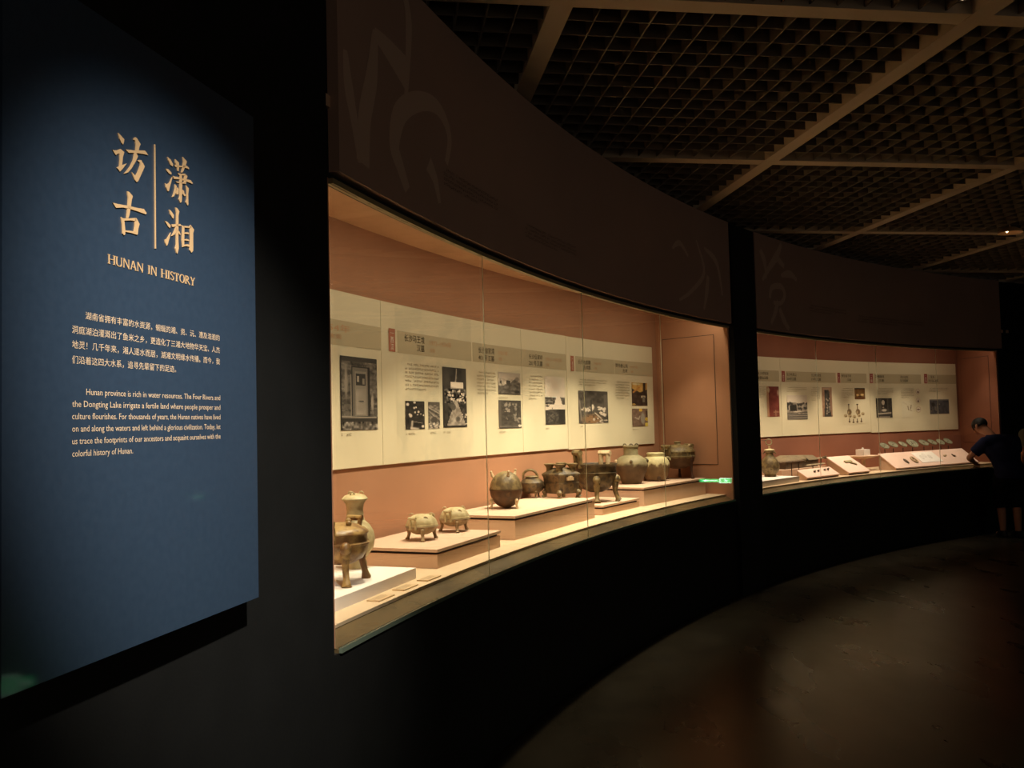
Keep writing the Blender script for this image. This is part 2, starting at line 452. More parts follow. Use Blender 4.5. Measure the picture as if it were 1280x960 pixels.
showcase(1, 'far curved glass showcase with sloped boards and mirrors beyond the black pillar')

# printed fascia boards above the glass
def fascia(ci, label, strokes, blocks):
    s0, s1 = CASES[ci]; s1 = s1 + (0.08 if ci else 0.0); s0 = s0 + (0.0 if ci else 0)
    mid = (s0 + s1) / 2
    t = thing('fascia_board', label, 'sign board', P(mid, -.03, 2.4), RZ(mid), 'printed fascia boards')
    obj('board', MB().arc(s0, s1, -0.030, 0.010, 2.398, ZHEAD - .002, .08), M_FASCIA, t, world=t)
    for pts, wd in strokes:
        obj('brush_stroke', MB().ribbon(pts, wd, -0.0312), M_FASCIA_L, t, world=t)
    for (a, b, z, n) in blocks:
        mb = MB()
        glyph_lines(mb, a, b, z - .085, z, -0.0314, n, random.Random(int(a * 10)), 0.62)
        obj('text_block', mb, M_FASCIA_D, t, world=t)
def glyph_lines(mb, s0, s1, z0, z1, o, n, rnd, fill=0.55, first_indent=True, last=0.6):
    """rows of small print too small to read: each character a couple of short bars"""
    ph = (z1 - z0) / n; gh = ph * fill; step = gh * 1.12
    for r in range(n):
        z = z1 - ph * r - gh; a = s0 + (2 * step if (r == 0 and first_indent) else 0)
        b = s1 if r < n - 1 else s0 + (s1 - s0) * last
        while a + gh * .8 <= b:
            if rnd.random() > .07:
                w_ = gh * .86
                h = sorted(rnd.sample([0.02, .22, .42, .62, .84], 2))
                for y in h:
                    d = rnd.uniform(0, .2) * w_
                    mb.add([P(a + d, o, z + y * gh), P(a + w_, o, z + y * gh), P(a + w_, o, z + (y + .15) * gh), P(a + d, o, z + (y + .15) * gh)], [(0, 1, 2, 3)])
                x = a + rnd.uniform(.15, .65) * w_
                mb.add([P(x, o, z), P(x + .16 * w_, o, z), P(x + .16 * w_, o, z + gh), P(x, o, z + gh)], [(0, 1, 2, 3)])
            a += step
def smooth_path(pts, n=5):
    out = []
    for i in range(len(pts) - 1):
        p0 = Vector(pts[max(i - 1, 0)]); p1 = Vector(pts[i]); p2 = Vector(pts[i + 1]); p3 = Vector(pts[min(i + 2, len(pts) - 1)])
        for k in range(n):
            t = k / n
            out.append(tuple(0.5 * (2 * p1 + (p2 - p0) * t + (2 * p0 - 5 * p1 + 4 * p2 - p3) * t * t + (3 * p1 - p0 - 3 * p2 + p3) * t ** 3)))
    return out + [tuple(pts[-1])]
def stroke(pts, w0, w1, wm=None):
    q = smooth_path(pts); n = len(q); wm = wm or max(w0, w1)
    return q, [(w0 + (wm - w0) * min(1, 3 * i / n)) if i < n / 3 else (wm + (w1 - wm) * (i - n / 3) / (2 * n / 3)) for i in range(n)]
F1 = [stroke([(4.76, 3.27), (4.803, 3.163), (4.785, 2.967), (4.756, 2.80)], .04, .02, .06), stroke([(4.507, 2.99), (4.473, 2.811), (4.41, 2.641), (4.39, 2.47)], .04, .10, .09),
      stroke([(4.271, 2.826), (4.291, 2.708), (4.336, 2.584), (4.37, 2.468)], .03, .03, .07), stroke([(4.50, 2.984), (4.632, 2.965), (4.79, 2.93)], .04, .16, .08),
      stroke([(4.762, 2.471), (4.7, 2.545), (4.651, 2.621), (4.709, 2.756), (4.866, 2.855), (5.031, 2.90), (5.139, 2.873), (5.191, 2.797), (5.15, 2.682)], .05, .03, .10),
      stroke([(4.968, 2.632), (5.032, 2.579), (5.071, 2.49)], .08, .02, .06),
      stroke([(9.087, 3.038), (9.23, 2.79), (8.959, 2.60), (8.705, 2.50)], .02, .02, .05), stroke([(9.248, 2.996), (9.50, 2.903), (9.60, 2.629)], .02, .02, .06),
      stroke([(8.594, 2.896), (8.75, 2.96), (8.911, 2.879)], .02, .02, .05), stroke([(9.311, 2.766), (9.26, 2.6), (9.201, 2.47)], .05, .02, .07)]
F2 = [stroke([(10.454, 3.149), (10.543, 3.046), (10.562, 2.889)], .05, .02, .08), stroke([(10.929, 3.27), (10.816, 3.138), (10.638, 2.999), (10.481, 2.865)], .04, .03, .09),
      stroke([(10.80, 3.13), (10.975, 3.053)], .05, .04, .07), stroke([(10.899, 2.955), (11.103, 2.992), (11.246, 2.946)], .03, .03, .08),
      stroke([(10.626, 2.706), (10.688, 2.815), (10.89, 2.844), (10.963, 2.767), (10.874, 2.68), (10.708, 2.67)], .05, .04, .06),
      stroke([(10.81, 2.694), (10.733, 2.57), (10.637, 2.461)], .05, .03, .07), stroke([(10.837, 2.622), (10.927, 2.51), (11.032, 2.43)], .04, .04, .08)]
fascia(0, 'long dark brown printed fascia board above the showcase of pottery', F1, [(5.12, 5.75, 2.66, 4), (6.10, 6.86, 2.62, 4)])
fascia(1, 'dark brown printed fascia board above the far showcase beyond the pillar', F2, [(11.5, 12.35, 2.72, 3), (12.6, 14.1, 2.68, 3)])

# ================================================================== GRAPHIC PANELS ON THE BACK WALLS
OB, OBAND, OTXT, OPH = D - .012, D - .0135, D - .0148, D - .0150
def seed_noise(rs, h, w_, fy, fx):
    a = rs.rand(fy + 2, fx + 2); y = np.linspace(0, fy, h); x = np.linspace(0, fx, w_)
    yi = y.astype(int); xi = x.astype(int); ty = (y - yi)[:, None]; tx = (x - xi)[None]
    return (a[yi][:, xi] * (1 - ty) * (1 - tx) + a[yi + 1][:, xi] * ty * (1 - tx) + a[yi][:, xi + 1] * (1 - ty) * tx + a[yi + 1][:, xi + 1] * ty * tx)
class Pic:
    def __init__(s, w_, h, base, seed):
        s.w, s.h = w_, h; s.rs = np.random.RandomState(seed)
        s.U, s.V = np.meshgrid((np.arange(w_) + .5) / w_, (np.arange(h) + .5) / h)
        s.a = np.ones((h, w_, 3)) * s.c(base)
    def c(s, v):
        v = np.array(v if isinstance(v, (tuple, list)) else (v, v * .92, v * .82), float)
        return v
    def put(s, mask, col): s.a = s.a * (1 - mask[..., None]) + s.c(col) * mask[..., None]; return s
    def ell(s, u, v, ru, rv, col, soft=.15):
        d = np.sqrt(((s.U - u) / ru) ** 2 + ((s.V - v) / rv) ** 2); return s.put(np.clip((1 - d) / soft, 0, 1), col)
    def rect(s, u0, u1, v0, v1, col): return s.put(((s.U >= u0) & (s.U <= u1) & (s.V >= v0) & (s.V <= v1)).astype(float), col)
    def line(s, u0, v0, u1, v1, wd, col):
        ax = s.h / s.w; dx, dy = u1 - u0, (v1 - v0) * ax; L = dx * dx + dy * dy + 1e-9
        t = np.clip(((s.U - u0) * dx + (s.V - v0) * ax * dy) / L, 0, 1)
        d = np.hypot(s.U - u0 - t * dx, (s.V - v0) * ax - t * dy); return s.put(np.clip(1.5 - d / wd, 0, 1), col)
    def noise(s, amt, fy, fx, v0=0, v1=1, u0=0, u1=1):
        n = (seed_noise(s.rs, s.h, s.w, fy, fx) - .5) * 2 * amt
        m = ((s.V >= v0) & (s.V <= v1) & (s.U >= u0) & (s.U <= u1))
        s.a = s.a + (n * m)[..., None] * np.array((1, .95, .88)); return s
    def spots(s, n, u0, u1, v0, v1, r, col, soft=.4):
        for _ in range(n):
            k = s.rs.rand(4); s.ell(u0 + (u1 - u0) * k[0], v0 + (v1 - v0) * k[1], r * (.5 + k[2]), r * (.5 + k[3]) * s.w / s.h, col, soft)
        return s
def photo(name, pic, rect, parent, world, o=OPH):
    s0, s1, z0, z1 = rect; w_, h = pic.w, pic.h
    vs = [P(s0 + (s1 - s0) * i / w_, o, z1 - (z1 - z0) * j / h) for j in range(h + 1) for i in range(w_ + 1)]
    fs = [(j * (w_ + 1) + i, (j + 1) * (w_ + 1) + i, (j + 1) * (w_ + 1) + i + 1, j * (w_ + 1) + i + 1) for j in range(h) for i in range(w_)]
    mb = MB(); mb.v = vs; mb.f = fs
    ob = obj(name, mb, M_PRINT, parent, world=world, recalc=False)
    col = np.clip(pic.a, 0.01, .92).reshape(-1, 3)
    ca = ob.data.color_attributes.new('ink', 'FLOAT_COLOR', 'CORNER')
    arr = np.ones((len(fs) * 4, 4), np.float32)
    srgb = np.where(col <= .04045, col / 12.92, ((col + .055) / 1.055) ** 2.4)
    arr[:, :3] = np.repeat(srgb, 4, axis=0)
    ca.data.foreach_set('color', arr.ravel())
    return ob

def picA():
    p = Pic(34, 62, .36, 1); p.noise(.16, 30, 6).noise(.1, 50, 30)
    p.rect(.0, 1, 0, .06, .25).ell(.15, .35, .06, .3, .55, .6).ell(.86, .62, .05, .16, .62, .5)
    p.rect(.3, .78, .13, .82, .20).rect(.33, .74, .15, .81, .42).rect(.38, .70, .19, .80, .5).rect(.41, .67, .23, .38, .2).ell(.47, .3, .04, .05, .6).ell(.62, .33, .03, .05, .5)
    p.rect(.40, .68, .44, .79, .58).noise(.08, 14, 6, .44, .79, .4, .68).rect(.74, .78, .13, .8, .16).rect(.26, .29, .25, .8, .5).line(.5, .61, .6, .61, .015, .25)
    p.rect(0, 1, .83, .88, .22).line(.05, .82, .95, .83, .02, .6).noise(.3, 30, 20, .88, 1).rect(0, .02, 0, 1, .2); return p
def picB():
    p = Pic(24, 36, .2, 2); p.noise(.07, 12, 8)
    for u, v, r in ((.12, .12, .09), (.48, .05, .07), (.45, .24, .06), (.55, .22, .05), (.68, .38, .07), (.27, .52, .1), (.22, .47, .07), (.5, .4, .06), (.8, .46, .04), (.95, .5, .04), (.63, .48, .04), (.9, .9, .08)): p.ell(u, v, r, r * .72, .88, .4)
    p.line(.35, .72, .3, 1, .05, .7).line(.3, .95, .65, 1, .06, .8).rect(.4, .85, .7, .9, .14).line(.4, .72, .85, .78, .02, .5); return p
def picC():
    p = Pic(16, 36, .45, 3); p.noise(.25, 16, 8)
    for k in range(4): p.line(0, .2 + k * .06, 1, .45 + k * .12, .03, (.75, .25, .6, .3)[k])
    p.ell(.5, .68, .3, .14, .3).spots(12, 0, 1, .8, 1, .09, .85).rect(0, 1, 0, .12, .35); return p
def picD():
    p = Pic(30, 62, .22, 4); p.noise(.05, 20, 8).ell(.15, .15, .2, .25, .3, .6).line(.58, .02, .55, .27, .02, .6).line(.6, .15, .5, .25, .015, .55).rect(.8, 1, 0, .3, .26)
    p.rect(.32, .86, .25, .355, .9).line(.34, .34, .84, .35, .02, .6)
    p.noise(.42, 34, 22, .36, .6).spots(26, .2, .9, .38, .56, .04, .9)
    q = ((p.V > .55) & (p.V < .97) & (np.abs(p.U - .55) < (p.V - .5) * .85)).astype(float); p.put(q, .62).noise(.16, 30, 14, .56, .97, .2, .9)
    p.ell(.42, .66, .12, .06, .35).ell(.62, .86, .12, .06, .35, .5).spots(14, .75, 1, .4, .95, .035, .85).rect(0, .06, .3, 1, .2); return p
def picE():
    p = Pic(28, 28, .74, 5); p.put((p.V > .62 - .34 * np.exp(-((p.U - .78) / .22) ** 2) - .1 * np.exp(-((p.U - .4) / .15) ** 2)).astype(float), .4)
    p.noise(.14, 14, 14, .3, 1).put(((p.V > .35) & (p.V < .55) & (np.abs(p.U - .45) < .1)).astype(float), .3).ell(.85, .28, .12, .12, .55, .4).ell(.12, .45, .04, .08, .2).ell(.85, .88, .15, .1, .22, .5).rect(0, 1, .97, 1, .3); return p
def picF():
    p = Pic(28, 36, .3, 6); p.noise(.06, 18, 12); p.rect(0, .1, 0, 1, .38)
    p.spots(14, .25, .5, .08, .42, .05, .62).spots(12, .6, .8, .1, .4, .04, .58).spots(8, .3, .8, .4, .7, .03, .5).spots(16, .68, .98, .5, .8, .04, .58).ell(.92, .92, .08, .05, .85).line(.05, .93, .8, .95, .015, .5); return p
def picG():
    p = Pic(24, 60, .92, 7); p.noise(.03, 10, 5); p.rect(0, 1, .43, .58, .35).noise(.25, 40, 14, .42, .58); p.put(((p.V > .4) & (p.V < .6) & (np.abs(p.U - .66) < .08 + (p.V - .4) * .7)).astype(float), .92)
    p.rect(0, 1, .585, .66, .88).ell(.1, .61, .12, .02, .3).line(0, .73, .35, .66, .03, .4).rect(0, 1, .69, 1, .27).noise(.1, 30, 16, .69, 1).rect(.68, 1, .69, 1, .2).spots(14, .1, .6, .78, .95, .04, .42).line(0, .69, .3, .67, .04, .9); return p
def picH():
    p = Pic(36, 40, .34, 8); p.noise(.09, 12, 12); p.rect(.85, 1, .1, .7, .4).line(.03, .3, .08, .9, .02, .55)
    p.spots(22, .1, .45, .5, .62, .04, .85).ell(.47, .5, .06, .1, .93, .3).spots(20, .66, .92, .5, .75, .05, .9).line(.42, .3, .42, .7, .02, .25)
    p.ell(.45, .88, .42, .2, (.55, .42, .3), .5).spots(10, .3, .7, .7, .95, .05, (.36, .28, .2)).spots(8, .5, .95, .85, 1, .04, .8).line(.55, .68, .75, .85, .02, .8); return p
def picI():
    p = Pic(22, 32, (.26, .2, .16), 9); p.put((p.V < .42 - .3 * np.abs(p.U - .55)).astype(float), (.78, .6, .32)).ell(.3, .06, .4, .06, (.85, .78, .6), .5)
    p.noise(.08, 10, 8).line(.82, 0, .8, .45, .08, (.2, .15, .12)).rect(.6, .85, .55, .66, (.7, .64, .54)).rect(.68, .8, .6, .85, (.45, .42, .36)).ell(.1, .95, .15, .04, (.7, .55, .3)).line(.1, .42, .5, .2, .05, (.72, .5, .26)); return p
def picJ():
    p = Pic(22, 26, (.5, .4, .33), 10); p.noise(.07, 8, 8).ell(.68, .55, .16, .38, (.62, .58, .52), .3).ell(.55, .08, .12, .1, (.86, .7, .3)).line(.2, .5, .4, .6, .04, (.75, .68, .6)).line(.4, .6, .5, .42, .03, (.75, .68, .6)).rect(.85, 1, .1, .6, (.32, .24, .2)).ell(.92, .6, .1, .12, (.8, .66, .26)).rect(.82, 1, .8, 1, (.86, .76, .34)); return p
def picK():
    p = Pic(18, 36, (.50, .24, .20), 11); p.noise(.05, 12, 6).put((p.U < .14 + .1 * p.V * 0).astype(float), (.72, .55, .42)).ell(.16, .12, .1, .09, (.8, .7, .55)).ell(.92, .2, .1, .14, (.75, .6, .5), .6).rect(.5, .95, .78, .98, (.52, .3, .24)).line(.5, .85, .95, .85, .02, (.7, .5, .4)).line(.7, .78, .7, .98, .02, (.7, .5, .4)); return p
def picL():
    p = Pic(30, 34, .84, 12); p.put((p.V > .28 + .06 * p.U).astype(float), .62).noise(.16, 20, 16, .3, .75); p.spots(22, 0, 1, .3, .42, .05, .25).rect(.12, .48, .42, .64, .2).spots(8, .55, 1, .5, .6, .06, .25).ell(.55, .68, .3, .05, .85, .5).rect(0, .06, .3, .6, .22)
    for k in range(4): p.line(.0, .74 + .07 * k, 1, .70 + .09 * k, .025, .35)
    return p
def picM():
    p = Pic(16, 36, (.62, .48, .38), 13); p.put((np.abs(p.U - .55 + .06 * (1 - p.V)) < .2 + .16 * p.V).astype(float), .26).noise(.07, 12, 6).spots(26, .4, .75, .35, .9, .07, .6).ell(.5, .05, .5, .06, (.72, .58, .48), .5).ell(.85, .5, .12, .5, (.55, .42, .34), .5); return p
def picN():
    p = Pic(20, 20, (.46, .33, .18), 14); p.noise(.06, 6, 6).rect(0, 1, 0, .1, (.2, .15, .1)); p.ell(.28, .62, .16, .12, (.86, .7, .46), .5).ell(.72, .6, .2, .13, (.9, .76, .52), .5).rect(0, 1, .8, 1, (.4, .26, .14)).ell(.5, .75, .2, .08, (.3, .18, .1), .5); return p
BOARD_C = (226 / 255, 212 / 255, 178 / 255)
def picV():
    p = Pic(44, 40, BOARD_C, 15); b, d, l = (.5, .4, .28), (.26, .18, .12), (.75, .66, .5)
    for u in (.26, .66):
        p.line(u, .05, u, .3, .022, b).ell(u, .05, .05, .025, d).ell(u + .02, .42, .11, .16, b).ell(u - .02, .45, .05, .1, l, .6).ell(u + .03, .55, .07, .05, d, .5)
    for u, v in ((.1, .6), (.3, .62), (.5, .66), (.72, .6), (.9, .52)): p.ell(u, v, .09, .09, l).ell(u + .02, v + .03, .06, .05, b, .6)
    for u, v in ((.27, .9), (.45, .93), (.63, .92), (.82, .9)): p.ell(u, v, .055, .05, b).line(u, v - .15, u, v, .015, d)
    return p
def picO():
    p = Pic(26, 28, .24, 16); p.noise(.06, 14, 8).rect(.2, .34, .05, .75, .38).rect(.68, .75, 0, .8, .34).ell(.45, .22, .1, .14, .9).ell(.45, .48, .06, .04, .7).ell(.5, .62, .2, .09, .85, .4).line(.1, .8, .9, .76, .04, .75).line(.15, .9, .95, .86, .03, .3).rect(.15, .85, .92, 1, .55); return p
def picQ():
    p = Pic(20, 26, (.87, .82, .70), 17); p.line(.55, .35, .6, .55, .03, (.5, .4, .3)).line(.85, .3, .78, .5, .03, (.45, .36, .28)).line(.7, .55, .9, .62, .02, (.6, .5, .4)).line(.1, .1, .5, .25, .015, (.78, .72, .6)); return p
def picOv(k):
    p = Pic(14, 18, BOARD_C, 18 + k); p.ell(.5, .5, .48, .48, (.70, .56, .44), .1).ell(.5, .5, .42, .43, (.88, .82, .72), .1)
    if k < 2: p.ell(.52, .62, .18, .2, (.3, .14, .1), .3).line(.5, .3, .52, .5, .03, (.4, .25, .18))
    else: p.ell(.5, .5, .36, .1, (.32, .14, .1), .3)
    return p
def picP():
    p = Pic(32, 24, (.30, .29, .30), 21); p.noise(.07, 8, 14).noise(.12, 16, 24, .5, 1, 0, .4).rect(0, 1, 0, .1, (.46, .44, .42)).ell(.18, .35, .12, .2, .2, .5).spots(8, 0, .4, .5, 1, .05, .45).ell(.52, .33, .03, .05, .55).rect(0, 1, .94, 1, .42); return p

def gpanel(s0, s1, z0, z1, label):
    m = (s0 + s1) / 2
    t = thing('graphic_panel', label, 'panel', P(m, D, z0), RZ(m), 'graphic panels on the showcase back walls')
    obj('board', MB().arc(s0, s1, OB, D - .0005, z0, z1), M_BOARD, t, world=t)
    return t
def band(t, s0, s1, z0=1.970, z1=2.096): obj('title_band', MB().sheet(s0, s1, z0, z1, OBAND), M_BAND, t, world=t)
def rtag(t, s0, s1, z0, z1, body, m):
    g_ = obj('section_tag', MB().sheet(s0, s1, z0, z1, OTXT), m, t, world=t); mb = MB(); h = (z1 - z0)
    for k, ch in enumerate(body):
        wall_text(mb, ch, s0 + .018, s1 - .018, z1 - h * (.62 + .30 * k), z1 - h * (.36 + .30 * k), OTXT - .001)
    wall_text(mb, '一', s0 + .014, s1 - .014, z1 - h * .2, z1 - h * .185, OTXT - .001)
    obj('tag_lettering', mb, M_WHITE, g_, world=t)
def words(t, name, m, rows):
    mb = MB()
    for body, (s0, s1, z0, z1) in rows: wall_text(mb, body, s0, s1, z0, z1, OTXT)
    obj(name, mb, m, t, world=t)
def small(t, name, m, rect, n, seed, fill=.5):
    mb = MB(); s0, s1, z0, z1 = rect; glyph_lines(mb, s0, s1, z0, z1, OTXT, n, random.Random(seed), fill); obj(name, mb, m, t, world=t)
def caption(t, rect, seed):
    mb = MB(); s0, s1, z0, z1 = rect; glyph_lines(mb, s0, s1, z0, z1, OTXT, 1, random.Random(seed), 1.0, False, 1.0); obj('caption', mb, M_INK2, t, world=t)

# first case
t1 = gpanel(4.45, 5.922, 1.350, 2.244, 'cream graphic panel with a tall photograph of an ancient doorway, nearest the blue panel')
band(t1, 4.45, 5.922)
words(t1, 'date_text', M_ORANGE, [('1954年', (5.36, 5.631, 2.037, 2.075)), ('发掘', (5.45, 5.552, 2.000, 2.024))])
photo('photo_print', picA(), (5.536, 5.874, 1.542, 1.919), t1, t1); caption(t1, (5.538, 5.63, 1.513, 1.527), 3)
t2 = gpanel(5.926, 7.602, 1.350, 2.244, 'wide cream graphic panel with five small photographs on a pale tinted field')
obj('tinted_field', MB().sheet(6.067, 6.935, 1.352, 2.242, OB - .0007), M_TINT, t2, world=t2)
band(t2, 6.085, 6.93); band(t2, 6.945, 7.602)
rtag(t2, 5.997, 6.063, 1.972, 2.101, '西汉', M_TAG)
words(t2, 'title_text', M_INK, [('长沙马王堆', (6.159, 6.377, 2.040, 2.083)), ('汉墓', (6.289, 6.375, 1.992, 2.032)), ('长沙徐家湾', (7.02, 7.228, 2.031, 2.074)), ('401号汉墓', (7.018, 7.226, 1.983, 2.021))])
words(t2, 'date_text', M_ORANGE, [('1972~1974年', (6.436, 6.685, 2.036, 2.072)), ('发掘', (6.435, 6.490, 1.995, 2.019)), ('1951年', (7.287, 7.408, 2.032, 2.065)), ('发掘', (7.285, 7.329, 1.996, 2.018))])
small(t2, 'body_text', M_INK2, (6.159, 6.536, 1.751, 1.917), 7, 11); small(t2, 'body_text', M_INK2, (6.994, 7.245, 1.747, 1.908), 7, 12)
for f_, r_, c_ in ((picB, (6.154, 6.360, 1.537, 1.700), (6.156, 6.249, 1.507, 1.519)), (picC, (6.402, 6.533, 1.538, 1.698), (6.407, 6.497, 1.507, 1.519)), (picD, (6.571, 6.856, 1.542, 1.917), (6.571, 6.665, 1.507, 1.518)), (picE, (7.271, 7.576, 1.763, 1.916), (7.273, 7.404, 1.733, 1.744)), (picF, (7.269, 7.577, 1.526, 1.721), (7.272, 7.359, 1.494, 1.505))):
    photo('photo_print', f_(), r_, t2, t2); caption(t2, c_, int(r_[0] * 100))
t3 = gpanel(7.606, 8.278, 1.350, 2.244, 'narrow cream graphic panel with a tall pale-skied photograph, third in the pottery showcase')
band(t3, 7.606, 8.272)
words(t3, 'title_text', M_INK, [('长沙伍家岭', (7.709, 7.913, 2.031, 2.069)), ('201号汉墓', (7.706, 7.910, 1.982, 2.022))])
words(t3, 'date_text', M_ORANGE, [('1951~1952年', (7.961, 8.207, 2.026, 2.060)), ('发掘', (7.959, 8.008, 1.989, 2.011))])
small(t3, 'body_text', M_INK2, (7.701, 7.902, 1.721, 1.910), 8, 13)
photo('photo_print', picG(), (7.933, 8.236, 1.544, 1.911), t3, t3); caption(t3, (7.933, 7.994, 1.509, 1.521), 7)
t4 = gpanel(8.282, 9.750, 1.342, 2.242, 'cream graphic panel with one dark and two orange-brown photographs, beside the end wall')
band(t4, 8.421, 9.07, 1.968, 2.092); band(t4, 9.076, 9.750, 1.968, 2.092)
rtag(t4, 8.344, 8.396, 1.967, 2.090, '东汉', M_TAG)
words(t4, 'title_text', M_INK, [('长沙九如斋', (8.461, 8.67, 2.029, 2.068)), ('古井群', (8.549, 8.667, 1.987, 2.023)), ('樊西巷公司', (9.089, 9.299, 2.029, 2.064)), ('古井', (9.211, 9.296, 1.988, 2.020))])
words(t4, 'date_text', M_ORANGE, [('1987年', (8.722, 8.850, 2.031, 2.058)), ('发掘', (8.727, 8.774, 1.994, 2.014)), ('1997年', (9.340, 9.483, 2.029, 2.054)), ('发掘', (9.352, 9.395, 1.989, 2.011))])
small(t4, 'body_text', M_INK2, (8.464, 8.936, 1.847, 1.908), 3, 14); small(t4, 'body_text', M_INK2, (9.076, 9.323, 1.742, 1.906), 7, 15)
for f_, r_, c_ in ((picH, (8.453, 8.938, 1.545, 1.813), (8.457, 8.521, 1.513, 1.526)), (picI, (9.360, 9.637, 1.694, 1.903), None), (picJ, (9.355, 9.633, 1.506, 1.667), (9.363, 9.448, 1.475, 1.486))):
    photo('photo_print', f_(), r_, t4, t4)
    if c_: caption(t4, c_, int(r_[0] * 100))
# second case
q1 = gpanel(10.6, 12.266, 1.340, 2.248, 'cream graphic panel with a tall red photograph, next to the pillar in the far showcase')
band(q1, 10.6, 12.242)
words(q1, 'title_text', M_INK, [('长沙咸家湖', (11.80, 12.017, 2.041, 2.075)), ('陡壁山汉墓', (11.796, 12.013, 1.990, 2.026))])
small(q1, 'date_text', M_ORANGE, (12.06, 12.18, 2.035, 2.062), 1, 21, .9); small(q1, 'body_text', M_INK2, (11.80, 11.952, 1.775, 1.909), 6, 22)
photo('photo_print', picK(), (11.968, 12.221, 1.567, 1.912), q1, q1)
q2 = gpanel(12.270, 14.135, 1.340, 2.250, 'wide cream graphic panel with pictures of landscape, pit and bronze vessels, far showcase middle')
band(q2, 12.379, 13.429); band(q2, 13.532, 14.080)
rtag(q2, 12.296, 12.362, 1.971, 2.095, '西汉', M_TAG2); rtag(q2, 13.463, 13.521, 1.972, 2.097, '东汉', M_TAG2)
words(q2, 'title_text', M_INK, [('长沙杨家山', (12.397, 12.597, 2.038, 2.076)), ('304号汉墓', (12.394, 12.594, 1.987, 2.024)), ('长沙魏家堆', (12.915, 13.117, 2.038, 2.077)), ('19号汉墓', (12.912, 13.114, 1.990, 2.026)), ('衡阳道子坪', (13.55, 13.753, 2.043, 2.078)), ('汉墓', (13.663, 13.749, 1.994, 2.026))])
for r_, sd in (((12.65, 12.78, 2.035, 2.062), 31), ((13.17, 13.29, 2.035, 2.062), 32), ((13.83, 13.95, 2.035, 2.062), 33)): small(q2, 'date_text', M_ORANGE, r_, 1, sd, .9)
for r_, n, sd in (((12.385, 12.802, 1.844, 1.910), 3, 34), ((12.899, 13.084, 1.738, 1.912), 7, 35), ((13.541, 13.795, 1.771, 1.907), 5, 36)): small(q2, 'body_text', M_INK2, r_, n, sd)
for f_, r_ in ((picL, (12.382, 12.804, 1.525, 1.814)), (picM, (13.12, 13.33, 1.552, 1.914)), (picN, (13.812, 14.032, 1.765, 1.908)), (picV, (13.556, 14.013, 1.455, 1.711))): photo('photo_print', f_(), r_, q2, q2)
q3 = gpanel(14.139, 15.97, 1.330, 2.250, 'cream graphic panel with three oval pictures and a map, above the row of bronze mirrors')
band(q3, 14.233, 15.232); band(q3, 15.377, 15.97)
rtag(q3, 14.148, 14.216, 1.972, 2.097, '三国', M_TAG2); rtag(q3, 15.299, 15.367, 1.975, 2.105, '西晋', M_TAG2)
words(q3, 'title_text', M_INK, [('常德南坪', (14.268, 14.455, 2.041, 2.078)), ('汉墓', (14.328, 14.451, 1.995, 2.026)), ('资兴旧市', (14.794, 14.96, 2.041, 2.078)), ('东汉墓群', (14.79, 14.956, 1.994, 2.027)), ('安乡', (15.436, 15.512, 2.045, 2.084)), ('刘弘墓', (15.382, 15.592, 1.997, 2.030))])
for r_, sd in (((14.50, 14.62, 2.035, 2.062), 41), ((15.0, 15.12, 2.035, 2.062), 42)): small(q3, 'date_text', M_ORANGE, r_, 1, sd, .9)
for r_, n, sd in (((14.299, 14.644, 1.82, 1.91), 4, 44), ((14.795, 15.076, 1.767, 1.906), 6, 45), ((15.389, 15.792, 1.846, 1.912), 3, 46)): small(q3, 'body_text', M_INK2, r_, n, sd)
for f_, r_ in ((picO, (14.256, 14.595, 1.52, 1.776)), (picQ, (14.797, 15.034, 1.515, 1.743)), (lambda: picOv(0), (15.105, 15.203, 1.825, 1.907)), (lambda: picOv(1), (15.1, 15.198, 1.70, 1.781)), (lambda: picOv(2), (15.09, 15.205, 1.575, 1.662)), (picP, (15.39, 15.793, 1.551, 1.754))): photo('photo_print', f_(), r_, q3, q3)

# ================================================================== INTRODUCTION PANEL
PL = Vector((-0.84, 1.445, 0)); PT = Vector((0.21566, 0.97647, 0)); PN = Vector((0.97647, -0.21566, 0)); PW = 0.8386
def Q(u, z, d=0.0): return PL + PT * u + PN * d + Vector((0, 0, z))
M_BLUE = mat('navy_panel_film', (47, 63, 81), 0.36, (51, 67, 85), 60, 0.03, 500, spec=0.45)
_b = M_BLUE.node_tree.nodes['Principled BSDF']; _b.inputs['Coat Weight'].default_value = 0.12; _b.inputs['Coat Roughness'].default_value = 0.05
ip = thing('introduction_panel', 'tall navy blue introduction panel with gold Chinese and English lettering', 'panel', Q(PW / 2, 1.127, -.018), math.atan2(PT.y, PT.x))
def pbox(u0, u1, z0, z1, d0, d1):
    b = [Q(u0, z0, d0), Q(u1, z0, d0), Q(u1, z0, d1), Q(u0, z0, d1)]
    return MB().prism(b, [p + Vector((0, 0, z1 - z0)) for p in b])
obj('board', pbox(0, PW, 1.127, 2.370, -.034, 0), M_BLUE, ip, world=ip)
obj('wall_batten', pbox(.12, .72, 2.10, 2.22, -.075, -.034), M_BLACK, ip, world=ip)
obj('wall_batten', pbox(.12, .72, 1.28, 1.40, -.078, -.034), M_BLACK, ip, world=ip)
